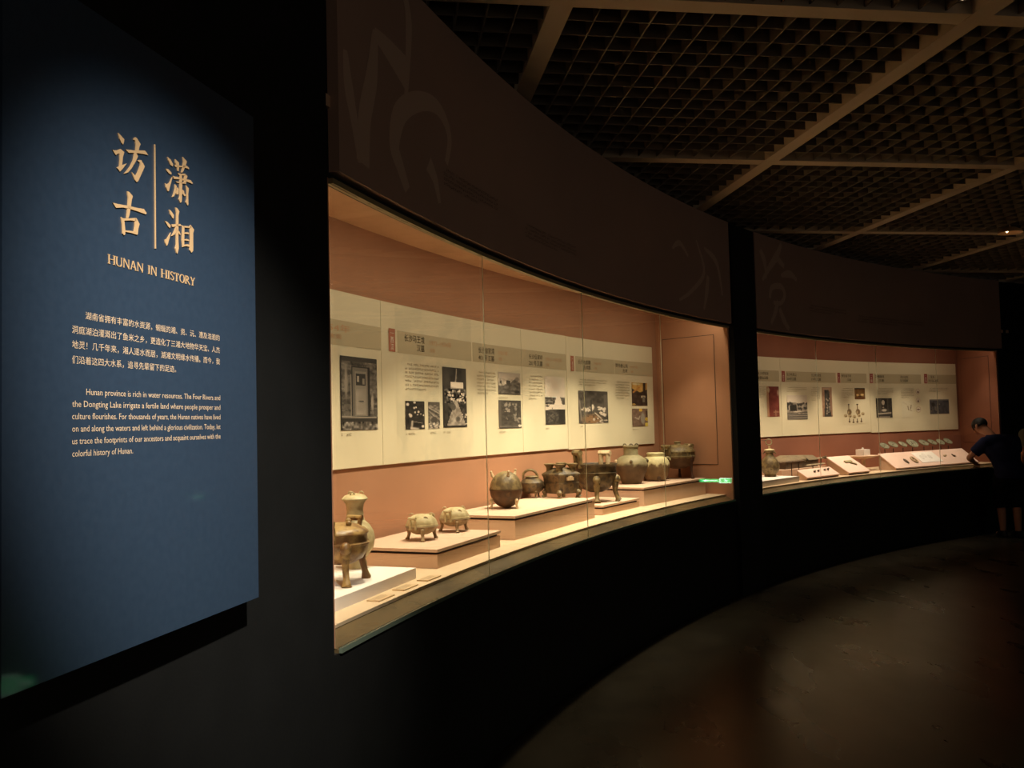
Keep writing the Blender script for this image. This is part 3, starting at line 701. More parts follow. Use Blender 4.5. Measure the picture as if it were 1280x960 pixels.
CHARS={
'fang':[[(2931,21518),(2972,21508),(3121,21448),(3115,21398),(3084,21329),(3043,21346),(2980,21410)],[(2758,21126),(2801,21121),(2916,21165),(3006,21214),(3119,21185),(3077,21071),(3049,20896),(3194,20972),(3084,20847),(2985,20750),(2893,20801),(2971,20857),(2986,20985),(2978,21113),(2910,21087),(2862,21049),(2810,21080)],[(3431,21570),(3478,21603),(3525,21600),(3649,21510),(3610,21449),(3580,21354),(3485,21325),(3496,21438),(3477,21530),(3430,21534)],[(3160,21251),(3326,21292),(3476,21323),(3590,21363),(3784,21418),(3842,21396),(3897,21353),(3764,21336),(3590,21302),(3438,21265),(3260,21215)],[(3438,21265),(3504,21282),(3557,21225),(3455,21061),(3341,20908),(3230,20798),(3120,20746),(3202,20827),(3305,20946),(3399,21093),(3433,21213)],[(3541,21135),(3608,21169),(3665,21180),(3781,21081),(3722,20978),(3624,20816),(3556,20706),(3508,20678),(3452,20709),(3350,20844),(3481,20795),(3548,20893),(3636,21064),(3626,21111)],],
'gu':[[(3218,20412),(3273,20409),(3384,20352),(3346,20259),(3317,20108),(3269,19929),(3241,19869),(3186,19856),(3196,19936),(3225,20110),(3241,20281),(3223,20348)],[(2764,20067),(2918,20077),(3243,20120),(3466,20137),(3744,20173),(3840,20103),(3801,20073),(3541,20076),(3298,20067),(3079,20045),(2856,19986)],[(3015,19841),(3068,19824),(3113,19787),(3139,19603),(3139,19520),(3102,19486),(3057,19515),(3049,19690)],[(3059,19824),(3278,19871),(3465,19923),(3511,19863),(3315,19838),(3113,19787)],[(3446,19915),(3493,19926),(3600,19828),(3558,19716),(3538,19603),(3509,19581),(3415,19625),(3445,19752),(3455,19851)],[(3130,19595),(3295,19620),(3444,19637),(3509,19582),(3331,19584),(3139,19567)],],
'xiao':[[(4581,21521),(4691,21496),(4785,21416),(4771,21358),(4689,21375),(4613,21453)],[(4513,21239),(4600,21257),(4720,21211),(4720,21167),(4643,21163),(4556,21198)],[(4753,21119),(4707,20987),(4616,20771),(4584,20762),(4519,20832),(4494,20917),(4553,20900),(4652,20972)],[(4869,21555),(5005,21513),(5015,21448),(4991,21320),(4957,21317),(4935,21398),(4869,21480)],[(4823,21420),(4924,21436),(5084,21465),(5293,21530),(5387,21513),(5399,21475),(5293,21473),(5084,21434),(4878,21376)],[(5156,21691),(5318,21631),(5270,21535),(5175,21371),(5116,21314),(5094,21321),(5141,21430),(5178,21577)],[(4956,21267),(5082,21284),(5244,21333),(5267,21294),(5127,21262),(5001,21234)],[(5232,21330),(5333,21298),(5289,21211),(5269,21103),(5195,21096),(5208,21216)],[(4769,21150),(4921,21172),(5196,21199),(5455,21242),(5550,21191),(5513,21171),(5312,21169),(5034,21149),(4819,21097)],[(4875,21059),(5033,21088),(5265,21129),(5264,21101),(5056,21067),(4919,21041)],[(5047,21261),(5116,21266),(5124,21030),(5101,20658),(5050,20618),(4987,20684),(5029,20762),(5028,21005)],[(4851,20985),(4914,20961),(4883,20819),(4814,20708),(4747,20678),(4804,20772),(4850,20891)],[(4952,20938),(4990,20914),(4980,20803),(4916,20774),(4905,20798)],[(5146,20941),(5192,20925),(5203,20874),(5273,20843),(5202,20812),(5145,20845)],[(5276,21077),(5381,21029),(5355,20899),(5357,20652),(5328,20627),(5259,20683),(5302,20775),(5302,20967)],],
'xiang':[[(4628,20371),(4696,20355),(4803,20289),(4791,20209),(4748,20206),(4673,20273)],[(4471,20086),(4565,20081),(4681,20030),(4659,19963),(4585,19990),(4502,20054)],[(4680,19875),(4636,19750),(4560,19582),(4528,19552),(4486,19605),(4466,19671),(4550,19714)],[(4866,20473),(4936,20470),(5008,20415),(4973,20315),(4960,19790),(4973,19584),(4923,19451),(4891,19465),(4842,19559),(4882,19645),(4889,19906),(4901,20364)],[(4703,20060),(4887,20107),(5042,20141),(5097,20114),(4975,20081),(4745,20011)],[(4887,20055),(4919,19990),(4819,19859),(4711,19804),(4798,19913)],[(4941,19988),(5006,19963),(5050,19907),(5017,19893),(4955,19933)],[(5131,20128),(5198,20129),(5191,19969),(5181,19664),(5124,19640),(5100,19792)],[(5142,20127),(5403,20167),(5450,20204),(5472,20141),(5198,20096)],[(5438,20208),(5576,20130),(5540,20042),(5534,19638),(5464,19578),(5396,19626),(5427,19885),(5414,20136)],[(5196,19983),(5310,20018),(5378,20008),(5355,19977),(5196,19957)],[(5194,19831),(5296,19858),(5387,19848),(5364,19826),(5194,19805)],[(5181,19710),(5329,19745),(5409,19728),(5397,19695),(5305,19694),(5181,19670)],],
}

def ptext(mb, body, u0, u1, z0, z1, d=.0006):
    vs, fs = text_mesh(body); mb.add([Q(u0 + (u1 - u0) * x, z0 + (z1 - z0) * y, d) for x, y in vs], fs)
for key in CHARS:
    mb = MB()
    for poly in CHARS[key]:
        mb.prism([Q(u / 1e4, z / 1e4, .0005) for u, z in poly], [Q(u / 1e4, z / 1e4, .0028) for u, z in poly])
    o = obj('title_character', mb, M_GOLD, ip, world=ip)
obj('divider_line', pbox(.4123, .4148, 1.9415, 2.1655, .0005, .003), M_GOLD, ip, world=ip)
# the English title: upright strokes thick, cross strokes thin, with serifs
def serif_word(mb, word, u0, z0, h, wid):
    TH_, TN = .17 * h, .065 * h
    def bar(pts, w_):
        a, b = Vector(pts[0]), Vector(pts[1]); d = (b - a).normalized(); n = Vector((-d.y, d.x)) * w_ / 2
        q = [a + n, b + n, b - n, a - n]
        mb.prism([Q(u0 + p.x, z0 + p.y, .0005) for p in q], [Q(u0 + p.x, z0 + p.y, .0016) for p in q])
    def stem(x, y0=0, y1=1, s0=True, s1=True, w_=None):
        w_ = w_ or TH_; bar(((x, y0 * h), (x, y1 * h)), w_)
        for f, y in ((s0, y0 * h + TN / 2), (s1, y1 * h - TN / 2)):
            if f: bar(((x - w_ * 1.1, y), (x + w_ * 1.1, y)), TN)
    def curve(fn, n, w_a, w_b, a0, a1):
        for k in range(n):
            t0 = a0 + (a1 - a0) * k / n; t1 = a0 + (a1 - a0) * (k + 1.06) / n; tm = (t0 + t1) / 2
            wv = w_a + (w_b - w_a) * abs(math.cos(tm)); bar((fn(t0), fn(t1)), wv)
    x = 0.0
    for ch in word:
        W_ = dict(H=.62, U=.60, N=.62, A=.58, I=.24, S=.40, T=.50, O=.60, R=.54, Y=.54).get(ch, .34) * h * wid
        a, b = x + TH_ * .9, x + W_ - TH_ * .9; m = x + W_ / 2
        if ch == 'H': stem(a); stem(b); bar(((a, .52 * h), (b, .52 * h)), TN)
        elif ch == 'U':
            stem(a, .25, 1, False); stem(b, .25, 1, False, True, TN * 1.3)
            curve(lambda t: (m + (b - a) / 2 * math.cos(t), .27 * h + .26 * h * math.sin(t)), 10, TN, TH_, PI, 2 * PI)
        elif ch == 'N': stem(a, w_=TN * 1.3); stem(b, 0, 1, False, True, TN * 1.3); bar(((a, h), (b, 0)), TH_)
        elif ch == 'A':
            bar(((m - TN, h), (x + .12 * W_, 0)), TN * 1.3); bar(((m, h), (x + .88 * W_, 0)), TH_); bar(((x + .27 * W_, .32 * h), (x + .75 * W_, .32 * h)), TN)
            for c in (.1, .9): bar(((x + c * W_ - .1 * h, TN / 2), (x + c * W_ + .1 * h, TN / 2)), TN)
        elif ch == 'I': stem(m)
        elif ch == 'T': stem(m, 0, 1, True, False); bar(((x + .02 * h, h - TN / 2), (x + W_ - .02 * h, h - TN / 2)), TN); bar(((x + .05 * h, h), (x + .05 * h, .78 * h)), TN); bar(((x + W_ - .05 * h, h), (x + W_ - .05 * h, .78 * h)), TN)
        elif ch == 'O': curve(lambda t: (m + (W_ / 2 - TH_ * .6) * math.cos(t), .5 * h + .48 * h * math.sin(t)), 20, TN, TH_, 0, 2 * PI)
        elif ch == 'S':
            r_ = W_ / 2 - TH_ * .5
            curve(lambda t: (m + r_ * math.cos(t), .745 * h + .235 * h * math.sin(t)), 10, TN, TN * 1.8, .25, 1.45 * PI)
            curve(lambda t: (m + r_ * math.cos(t), .265 * h + .25 * h * math.sin(t)), 10, TN, TN * 1.8, -PI + .2, .5 * PI)
            bar(((m - r_ * .7, .62 * h), (m + r_ * .75, .38 * h)), TH_)
        elif ch == 'R':
            stem(a); curve(lambda t: (a + (W_ * .52) * math.cos(t), .745 * h + .235 * h * math.sin(t)), 10, TN, TH_, -PI / 2, PI / 2); bar(((a + .2 * W_, .5 * h), (x + .95 * W_, 0)), TH_); bar(((x + .8 * W_, TN / 2), (x + 1.05 * W_, TN / 2)), TN)
        elif ch == 'Y':
            stem(m, 0, .45, True, False); bar(((m, .43 * h), (x + .12 * W_, h)), TH_); bar(((m, .43 * h), (x + .9 * W_, h)), TN * 1.3)
            for c in (.1, .9): bar(((x + c * W_ - .1 * h, h - TN / 2), (x + c * W_ + .1 * h, h - TN / 2)), TN)
        x += W_ + .05 * h * wid
    return x
mb = MB(); probe = MB(); wd_ = serif_word(probe, 'HUNAN IN HISTORY', 0, 0, 0.0185, 1.0)
serif_word(mb, 'HUNAN IN HISTORY', 0.2636, 1.8838, 0.0185, 0.2998 / wd_)
obj('english_title', mb, M_GOLD, ip, world=ip)
M_PTXT = mat('cream_panel_lettering', (226, 196, 160), 0.6, spec=0.2)
mb = MB(); ZT = (1.7818, 1.7525, 1.7250, 1.6970)
rows = (('湖南省拥有丰富的水资源，蜿蜒的湘、资、沅、澧及浩瀚的', .200, .6647), ('洞庭湖泊灌溉出了鱼米之乡，更造化了三湘大地物华天宝、人杰', .164, .6647), ('地灵！几千年来，湘人逐水而居，湖湘文明缘水传播。而今，我', .164, .6647), ('们沿着这四大水系，追寻先辈留下的足迹。', .164, .4868))
for (t_, a, b), z in zip(rows, ZT): ptext(mb, t_, a, b, z - .0152, z)
obj('chinese_text', mb, M_PTXT, ip, world=ip)
mb = MB()
for k, (t_, a, b) in enumerate((('Hunan province is rich in water resources. The Four Rivers and', .2017, .6647), ('the Dongting Lake irrigate a fertile land where people prosper and', .164, .6647), ('culture flourishes. For thousands of years, the Hunan natives have lived', .164, .6647), ('on and along the waters and left behind a glorious civilization. Today, let', .164, .6647), ('us trace the footprints of our ancestors and acquaint ourselves with the', .164, .6647), ('colorful history of Hunan.', .164, .3378))):
    z = 1.6370 - k * .0228; ptext(mb, t_, a, b, z - .0155, z)
obj('english_text', mb, M_PTXT, ip, world=ip)

# ================================================================== EXHIBITS, FIRST CASE
M_GLAZE = mat('brown_olive_glaze', (112, 78, 40), 0.40, (168, 136, 82), 16, 0.3, 45, spec=0.5, c3=(84, 52, 30), thr=(.42, .58))
M_CREAMW = mat('cream_olive_pottery', (172, 154, 112), 0.55, (196, 180, 138), 24, 0.25, 50, spec=0.35, thr=(.4, .6))
M_TAUPEW = mat('grey_taupe_pottery', (138, 116, 86), 0.6, (162, 140, 106), 24, 0.25, 50, spec=0.3, thr=(.4, .6))
M_DARKW = mat('dark_olive_pottery', (60, 47, 31), 0.5, (104, 86, 56), 18, 0.4, 45, spec=0.4, c3=(44, 33, 23), thr=(.44, .60))
M_OLIVE = mat('weathered_olive_pottery', (90, 73, 46), 0.52, (134, 114, 74), 20, 0.4, 50, spec=0.35, c3=(66, 52, 34), thr=(.42, .6))
M_RUST = mat('rust_brown_pottery', (92, 66, 43), 0.55, (66, 49, 34), 16, 0.4, 50, spec=0.35, c3=(112, 84, 54), thr=(.42, .6))
M_PALEK = mat('pale_buff_clay', (206, 184, 148), 0.6, (176, 146, 106), 40, 0.3, 60, spec=0.3)
M_REDB = mat('dark_red_brown_pottery', (84, 50, 34), 0.5, (58, 38, 27), 16, 0.3, 60, spec=0.35)
M_PALES = mat('pale_grey_green_pottery', (172, 162, 122), 0.5, (128, 112, 76), 18, 0.3, 50, spec=0.4, thr=(.42, .6))

def two_tone(name, c_top, c_bot, z, wd):                      # body whose glaze stops at a ragged line
    m = bpy.data.materials.new(name); m.use_nodes = True; nt = m.node_tree; b = nt.nodes['Principled BSDF']; L = nt.links.new
    tc = nt.nodes.new('ShaderNodeTexCoord'); sp = nt.nodes.new('ShaderNodeSeparateXYZ'); L(tc.outputs['Object'], sp.inputs['Vector'])
    n = nt.nodes.new('ShaderNodeTexNoise'); n.inputs['Scale'].default_value = 22; n.inputs['Detail'].default_value = 6; L(tc.outputs['Object'], n.inputs['Vector'])
    a = nt.nodes.new('ShaderNodeMath'); a.operation = 'MULTIPLY_ADD'; a.inputs[1].default_value = wd; L(n.outputs['Fac'], a.inputs[0]); L(sp.outputs['Z'], a.inputs[2])
    r = nt.nodes.new('ShaderNodeMapRange'); r.inputs['From Min'].default_value = z + wd * .4; r.inputs['From Max'].default_value = z + wd * .6; L(a.outputs['Value'], r.inputs['Value'])
    n2 = nt.nodes.new('ShaderNodeTexNoise'); n2.inputs['Scale'].default_value = 20; n2.inputs['Detail'].default_value = 7; L(tc.outputs['Object'], n2.inputs['Vector'])
    cols = []
    for c in (c_bot, c_top):
        c = tuple(v * .86 for v in c); q = nt.nodes.new('ShaderNodeMix'); q.data_type = 'RGBA'; q.inputs[6].default_value = (*lin(c), 1); q.inputs[7].default_value = (*lin(tuple(min(255, v * 1.6) for v in c)), 1); L(n2.outputs['Fac'], q.inputs['Factor']); cols.append(q)
    mx = nt.nodes.new('ShaderNodeMix'); mx.data_type = 'RGBA'; L(r.outputs['Result'], mx.inputs['Factor']); L(cols[0].outputs[2], mx.inputs[6]); L(cols[1].outputs[2], mx.inputs[7]); L(mx.outputs[2], b.inputs['Base Color'])
    b.inputs['Roughness'].default_value = .6; b.inputs['Specular IOR Level'].default_value = .3
    bp = nt.nodes.new('ShaderNodeBump'); bp.inputs['Strength'].default_value = .4; bp.inputs['Distance'].default_value = .01; L(n.outputs['Fac'], bp.inputs['Height']); L(bp.outputs['Normal'], b.inputs['Normal'])
    return m

def plinth(s0, s1, o0, o1, z1, label, m=None, capped=True, group='plinths on the showcase deck'):
    mid = (s0 + s1) / 2; m = m or M_PLINTH
    t = thing('plinth', label, 'plinth', P(mid, (o0 + o1) / 2, ZDECK), RZ(mid), group)
    def pr(d, za, zb):
        q = [P(s0 + d, o0 + d, 0), P(s1 - d, o0 + d, 0), P(s1 - d, o1 - d, 0), P(s0 + d, o1 - d, 0)]
        return MB().prism([(p.x, p.y, za) for p in q], [(p.x, p.y, zb) for p in q])
    if capped:
        obj('base', pr(0, ZDECK, z1 - .026), m, t, world=t)
        obj('shadow_gap', pr(.012, z1 - .026, z1 - .014), M_PLINTH_D, t, world=t)
        obj('top_slab', pr(-.004, z1 - .014, z1), M_PLINTH if m is M_PLINTH else m, t, world=t)
    else:
        obj('block', pr(0, ZDECK, z1), m, t, world=t)
    return t
Z1_, Z2_, Z3_, Z4_, Z5_ = ZDECK + .047, ZDECK + .09, ZDECK + .138, ZDECK + .070, ZDECK + .145
plinth(4.26, 5.235, .195, .60, Z1_, 'low white plinth under the big brown tripod and the long-necked jar', M_PLINTH_W, False)
plinth(5.49, 6.215, .215, .715, Z2_, 'rose beige plinth carrying the two small cream tripods')
plinth(6.49, 7.68, .250, .735, Z3_, 'long rose beige plinth carrying the round ball-shaped vessel')
plinth(7.85, 8.49, .270, .66, Z4_, 'low small rose beige plinth under the big dark bowl with upright handles')
plinth(8.555, 9.74, .258, .66, Z5_, 'rose beige plinth at the end wall carrying the wide-shouldered jar')

def ex(name, label, cat, x, y, z, rot=0.0, group=None):
    return thing(name, label, cat, (x, y, z), facing((x, y)) + rot, group)
def pol(a, r, z=0.0):                                          # a: degrees, 0 to the right, -90 towards the visitor
    a = math.radians(a); return Vector((r * math.cos(a), r * math.sin(a), z))
def leg_paw(mb, a, r0, z0, r1, rad, foot=1.5):                 # a curved animal leg: thick thigh, thin shank, spread paw
    p = [pol(a, r0 * .82, z0 * 1.04), pol(a, r0 * 1.02, z0 * .86), pol(a, r0 * 1.0, z0 * .5), pol(a, r1 * .98, z0 * .2), pol(a, r1 * 1.02, rad * .35), pol(a, r1 * 1.06, 0)]
    return mb.tube(p, [rad * .9, rad * 1.35, rad * .85, rad * .8, rad * foot * .95, rad * foot], 10)
def loop_ear(mb, a, r, z0, h, w_, lean=.25, th=.012):           # an upright squared ear with an opening
    c = pol(a, r, z0); t = Vector((-math.sin(math.radians(a)), math.cos(math.radians(a)), 0)); out = pol(a, 1)
    for sgn in (-1, 1):
        mb.tube([c + t * sgn * w_ / 2 - Vector((0, 0, h * .25)), c + t * sgn * w_ / 2, c + t * sgn * w_ / 2 + out * h * lean * .5 + Vector((0, 0, h * .6)), c + t * sgn * w_ / 2 + out * h * lean + Vector((0, 0, h))], th * .62, 8)
    e = c + out * h * lean + Vector((0, 0, h))
    return mb.tube([e - t * (w_ / 2 + th * .6), e + t * (w_ / 2 + th * .6)], th * .72, 8)
def knob_ring(mb, c, r):                                       # a small pierced knob
    for k in range(8):
        a = PI * k / 8; b = PI * (k + 1) / 8
        mb.tube([Vector(c) + Vector((r * math.cos(a), 0, r * math.sin(a) * 1.2)), Vector(c) + Vector((r * math.cos(b), 0, r * math.sin(b) * 1.2))], r * .38, 6)
    return mb

# big brown glazed tripod, partly behind the wall edge
t = ex('tripod_vessel', 'large brown glazed tripod vessel with lid at the left edge of the glass', 'vessel', -0.705, 3.575, Z1_)
obj('body', MB().lathe([(0, .075), (.05, .078), (.085, .098), (.106, .13), (.110, .152), (.114, .155), (.114, .161), (.106, .165), (.104, .19), (.106, .196), (.10, .198)], 40), M_GLAZE, t, smooth=True)
obj('lid', MB().lathe([(.108, .196), (.111, .200), (.109, .206), (.094, .218), (.088, .220), (.07, .230), (.04, .238), (0, .241)], 40), M_GLAZE, t, smooth=True)
for a in (-82, 38, 158): obj('leg', leg_paw(MB(), a, .105, .155, .122, .016, 1.3).ball(pol(a, .114, .148), (.024, .024, .026)), M_GLAZE, t, smooth=True)
for a in (20, 200): obj('handle', loop_ear(MB(), a + 40, .100, .185, .062, .05, .25, .016), M_GLAZE, t, smooth=True)
mbk = MB()
for a in (-60, 60, 180): obj('knob', MB().ball(pol(a, .06, .240), (.012, .008, .012)), M_GLAZE, t, smooth=True)

# long-necked jar with lid
t = ex('long_necked_jar', 'tall olive long-necked jar with domed lid behind the brown tripod', 'jar', -0.715, 3.945, Z1_)
obj('body', MB().lathe([(0, 0), (.046, 0), (.050, .02), (.044, .04), (.06, .06), (.08, .09), (.087, .125), (.082, .16), (.064, .19), (.044, .208), (.038, .225), (.036, .26), (.041, .285), (.054, .300), (.053, .303), (.03, .302)], 40), M_CREAMW, t, smooth=True)
obj('lid', MB().lathe([(.057, .301), (.058, .306), (.045, .320), (.02, .328), (0, .330)], 32), M_CREAMW, t, smooth=True)
for a in (-110, 10, 130): obj('knob', knob_ring(MB(), pol(a, .03, .325), .009), M_CREAMW, t, smooth=True)

# two small cream tripods (one built, one copied)
def small_tripod():
    t = ex('lidded_tripod', 'small cream lidded tripod on the rose beige plinth, nearer the low white plinth', 'vessel', -0.478, 4.515, Z2_, 0, 'small cream tripods')
    obj('body', MB().lathe([(0, .028), (.035, .031), (.062, .043), (.077, .060), (.080, .068), (.086, .069), (.086, .072), (.078, .074)], 40), M_TAUPEW, t, smooth=True)
    obj('lid', MB().lathe([(.079, .073), (.083, .075), (.082, .082), (.079, .083), (.079, .089), (.070, .107), (.052, .122), (.028, .130), (0, .132)], 40), M_CREAMW, t, smooth=True)
    for a in (-88, 32, 152): obj('leg', leg_paw(MB(), a, .074, .058, .082, .010, 1.15).ball(pol(a, .078, .056), (.012, .012, .010)), M_TAUPEW, t, smooth=True)
    obj('handle', loop_ear(MB(), -122, .084, .070, .046, .030, .12, .011), M_CREAMW, t, smooth=True)
    obj('handle', loop_ear(MB(), 58, .084, .070, .046, .030, .12, .011), M_CREAMW, t, smooth=True)
    for a, z in ((150, .120), (-70, .110), (35, .120)): obj('knob', knob_ring(MB(), pol(a, .060 if a != -70 else .058, z), .010), M_PALEK, t, smooth=True)
    return t
st = small_tripod()
s2 = copy_tree(st); x, y = -0.332, 4.845; s2.location = (x, y, Z2_); s2.rotation_euler = (0, 0, facing((x, y)) + .12)
s2['label'] = 'small cream lidded tripod on the rose beige plinth, nearer the ball-shaped vessel'

# ball-shaped vessel
t = ex('ball_vessel', 'round brown ball-shaped vessel in two halves with pale animal knobs', 'vessel', -0.055, 5.60, Z3_)
pr = [(.103 * math.sin(PI * k / 24), .117 - .115 * math.cos(PI * k / 24)) for k in range(0, 12)]
obj('lower_half', MB().lathe(pr + [(.103, .114), (.106, .115), (.106, .120), (.10, .121)], 44), M_RUST, t, smooth=True)
pr = [(.103 * math.sin(PI * k / 24), .119 - .115 * math.cos(PI * k / 24)) for k in range(12, 25)]
obj('upper_half', MB().lathe([(.1, .1215), (.105, .122), (.105, .126)] + pr[1:], 44), M_OLIVE, t, smooth=True)
for a, r in ((195, .095), (-45, .092), (75, .095)): obj('leg', MB().tube([pol(a, r * .8, .075), pol(a, r * 1.03, .05), pol(a, r * .98, .025), pol(a, r * 1.05, 0)], [.008, .013, .007, .009], 8), M_PALEK, t, smooth=True)
for a, r, z in ((172, .082, .200), (-75, .062, .205), (48, .085, .208)): obj('knob', MB().tube([pol(a, r * .85, z - .016), pol(a, r * 1.05, z + .006), pol(a, r * 1.1, z + .022)], [.008, .011, .006], 8).ball(pol(a, r * 1.12, z + .028), .0085), M_PALEK, t, smooth=True)

# little pot with a hoop handle
t = ex('hoop_handled_pot', 'small dark three-footed pot with a hoop handle behind the ball-shaped vessel', 'pot', 0.125, 6.36, Z3_)
obj('body', MB().lathe([(0, .03), (.05, .033), (.082, .055), (.094, .085), (.090, .108), (.07, .128), (.045, .138), (.042, .146), (.036, .147)], 36), M_DARKW, t, smooth=True)
obj('lid', MB().lathe([(.043, .146), (.047, .149), (.04, .155), (0, .158)], 28), M_OLIVE, t, smooth=True)
obj('hoop_handle', MB().tube([Vector((.056 * math.cos(PI * k / 12) - .012, 0, .138 + .06 * math.sin(PI * k / 12))) for k in range(13)], .009, 8), M_OLIVE, t, smooth=True)
for a in (-70, 50, 170): obj('leg', MB().tube([pol(a, .06, .055), pol(a, .085, .045), pol(a, .07, .02), pol(a, .078, 0)], [.010, .011, .007, .009], 8), M_DARKW, t, smooth=True)

# many-mouthed box-shaped vessel
t = ex('many_mouthed_vessel', 'dark olive box-shaped vessel with several flared mouths and curled feet', 'vessel', 0.335, 6.33, Z3_, math.radians(38))
def sq(h, z, bul=0.0):
    q = []
    for i in range(4):
        a = PI / 4 + i * PI / 2; b = a + PI / 2
        for k in range(5):
            p0 = Vector((math.cos(a), math.sin(a))) * h * 1.4142; p1 = Vector((math.cos(b), math.sin(b))) * h * 1.4142
            p = p0.lerp(p1, k / 5); p *= 1 + bul * math.sin(PI * k / 5) - .06 * (k == 0); q.append((p.x, p.y, z))
    return q
def sqloft(rings):
    mb = MB(); n = 20; vs = []; fs = []
    for r in rings: vs += r
    for i in range(len(rings) - 1):
        for k in range(n): a, b = i * n + k, i * n + (k + 1) % n; fs.append((a, b, b + n, a + n))
    fs += [tuple(range(n))[::-1], tuple(range((len(rings) - 1) * n, len(rings) * n))]
    return mb.add(vs, fs)
obj('body', sqloft([sq(.086, .03), sq(.094, .06), sq(.098, .10), sq(.099, .105), sq(.094, .108), sq(.098, .145), sq(.106, .160), sq(.104, .168), sq(.075, .190), sq(.045, .205), sq(.042, .21)]), M_DARKW, t, smooth=True, sharp=28)
for i, (x, y) in enumerate(((-.058, -.058), (.058, -.058), (.058, .058), (-.058, .058))):
    obj('mouth', MB().lathe([(.026, .180), (.022, .200), (.024, .215), (.040, .236), (.039, .240), (.03, .238), (.012, .212), (0, .21)], 20, (x, y, 0)), M_OLIVE, t, smooth=True)
obj('mouth', MB().lathe([(.026, .200), (.022, .212), (.024, .225), (.038, .244), (.037, .247), (.028, .244), (.012, .22), (0, .218)], 20), M_OLIVE, t, smooth=True)
for x, y in ((-1, -1), (1, -1), (1, 1), (-1, 1)): obj('leg', MB().tube([(x * .075, y * .075, .055), (x * .088, y * .088, .035), (x * .084, y * .084, .014), (x * .096, y * .096, 0)], [.014, .020, .013, .016], 8), M_OLIVE, t, smooth=True)
for x, y in ((0, -1), (1, 0)): obj('lug', MB().box((x * .104, y * .104, .135), (.05 if y else .018, .05 if x else .018, .022)).box((x * .108, y * .108, .146), (.03 if y else .014, .03 if x else .014, .016)), M_PALEK, t)

# big bowl-shaped tripod with upright handles
t = ex('handled_tripod', 'big dark tripod bowl with two tall upright squared handles', 'vessel', 0.617, 6.69, Z4_)
obj('body', MB().lathe([(0, .068), (.05, .072), (.105, .098), (.142, .145), (.155, .195), (.1575, .212), (.162, .214), (.162, .219), (.156, .222), (.156, .262), (.162, .276), (.169, .281), (.168, .286), (.158, .286), (.150, .27), (.148, .21), (.12, .15), (0, .12)], 48), M_DARKW, t, smooth=True)
for a in (-88, -10, 150): obj('leg', leg_paw(MB(), a, .145, .155, .165, .021, 1.35).ball(pol(a, .158, .168), (.03, .03, .034)).ball(pol(a, .176, .158), (.012, .012, .012)), M_OLIVE, t, smooth=True)
obj('handle', loop_ear(MB(), 212, .150, .278, .092, .062, .10, .030), M_OLIVE, t, smooth=True)
obj('handle', loop_ear(MB(), 62, .150, .278, .078, .062, .10, .030), M_PALEK, t, smooth=True)

# wide-shouldered jar
t = ex('wide_shouldered_jar', 'wide-shouldered grey-topped jar with short neck and three rim knobs', 'jar', 0.985, 7.42, Z5_)
M_HU = two_tone('half_weathered_jar', (116, 106, 78), (78, 62, 44), .165, .13)
obj('body', MB().lathe([(0, 0), (.082, 0), (.085, .012), (.105, .055), (.128, .105), (.139, .150), (.137, .175), (.12, .205), (.09, .228), (.064, .240), (.060, .252), (.060, .300), (.066, .306), (.067, .317), (.058, .320), (.052, .31), (.05, .26), (0, .25)], 44), M_HU, t, smooth=True)
for a in (200, -90, 0, 90): obj('lug', MB().ball(pol(a, .134, .190), (.013, .012, .016)), M_PALEK if a == 200 else M_DARKW, t, smooth=True)
for a in (190, -85, 0): obj('rim_knob', knob_ring(MB(), pol(a, .050, .320), .012), M_DARKW, t, smooth=True)

# squat pot
t = ex('squat_pot', 'squat pale grey-green pot with short neck and rusty lower body', 'pot', 1.235, 7.695, Z5_)
M_POT = two_tone('pot_with_running_glaze', (176, 164, 122), (104, 84, 58), .145, .12)
obj('body', MB().lathe([(0, .010), (.085, .010), (.095, .03), (.110, .07), (.122, .120), (.120, .155), (.107, .185), (.088, .205), (.074, .212), (.073, .222), (.076, .238), (.070, .246), (.06, .243), (.058, .215), (0, .2)], 40), M_POT, t, smooth=True)
for a in (-140, 20): obj('lug', knob_ring(MB(), pol(a, .112, .175), .022), M_PALES, t, smooth=True)
for a in (-75, 45, 165): obj('leg', MB().tube([pol(a, .075, .05), pol(a, .095, .03), pol(a, .098, .0)], [.014, .017, .014], 8), M_RUST, t, smooth=True)

# lidded tripod at the end wall
t = ex('long_legged_tripod', 'lidded tripod on long thin dark legs against the terracotta end wall', 'vessel', 1.478, 7.955, Z5_)
M_D11 = two_tone('tripod_with_pale_lip', (112, 98, 70), (82, 60, 42), .185, .03)
obj('body', MB().lathe([(0, .085), (.06, .09), (.115, .115), (.145, .155), (.152, .19), (.160, .198), (.160, .204), (.15, .206)], 44), M_D11, t, smooth=True)
obj('lid', MB().lathe([(.150, .205), (.155, .208), (.154, .236), (.158, .238), (.157, .244), (.146, .262), (.115, .286), (.07, .300), (0, .305)], 44), M_OLIVE, t, smooth=True)
for a in (-35, 85, 228): obj('leg', leg_paw(MB(), a, .140, .19, .150, .013, 1.3).ball(pol(a, .150, .19), (.016, .016, .018)), M_REDB, t, smooth=True)
obj('handle', loop_ear(MB(), 232, .152, .205, .085, .062, .12, .024), M_OLIVE, t, smooth=True)
obj('handle', loop_ear(MB(), 52, .152, .205, .085, .062, .12, .024), M_OLIVE, t, smooth=True)
obj('lid_knob', MB().lathe([(.03, .298), (.026, .315), (.032, .328), (.02, .332), (0, .332)], 20, (0, 0, 0)), M_PALES, t, smooth=True)
for a in (-20, 100, 220): obj('knob', MB().ball(pol(a, .11, .294), (.013, .012, .012)), M_PALEK, t, smooth=True)

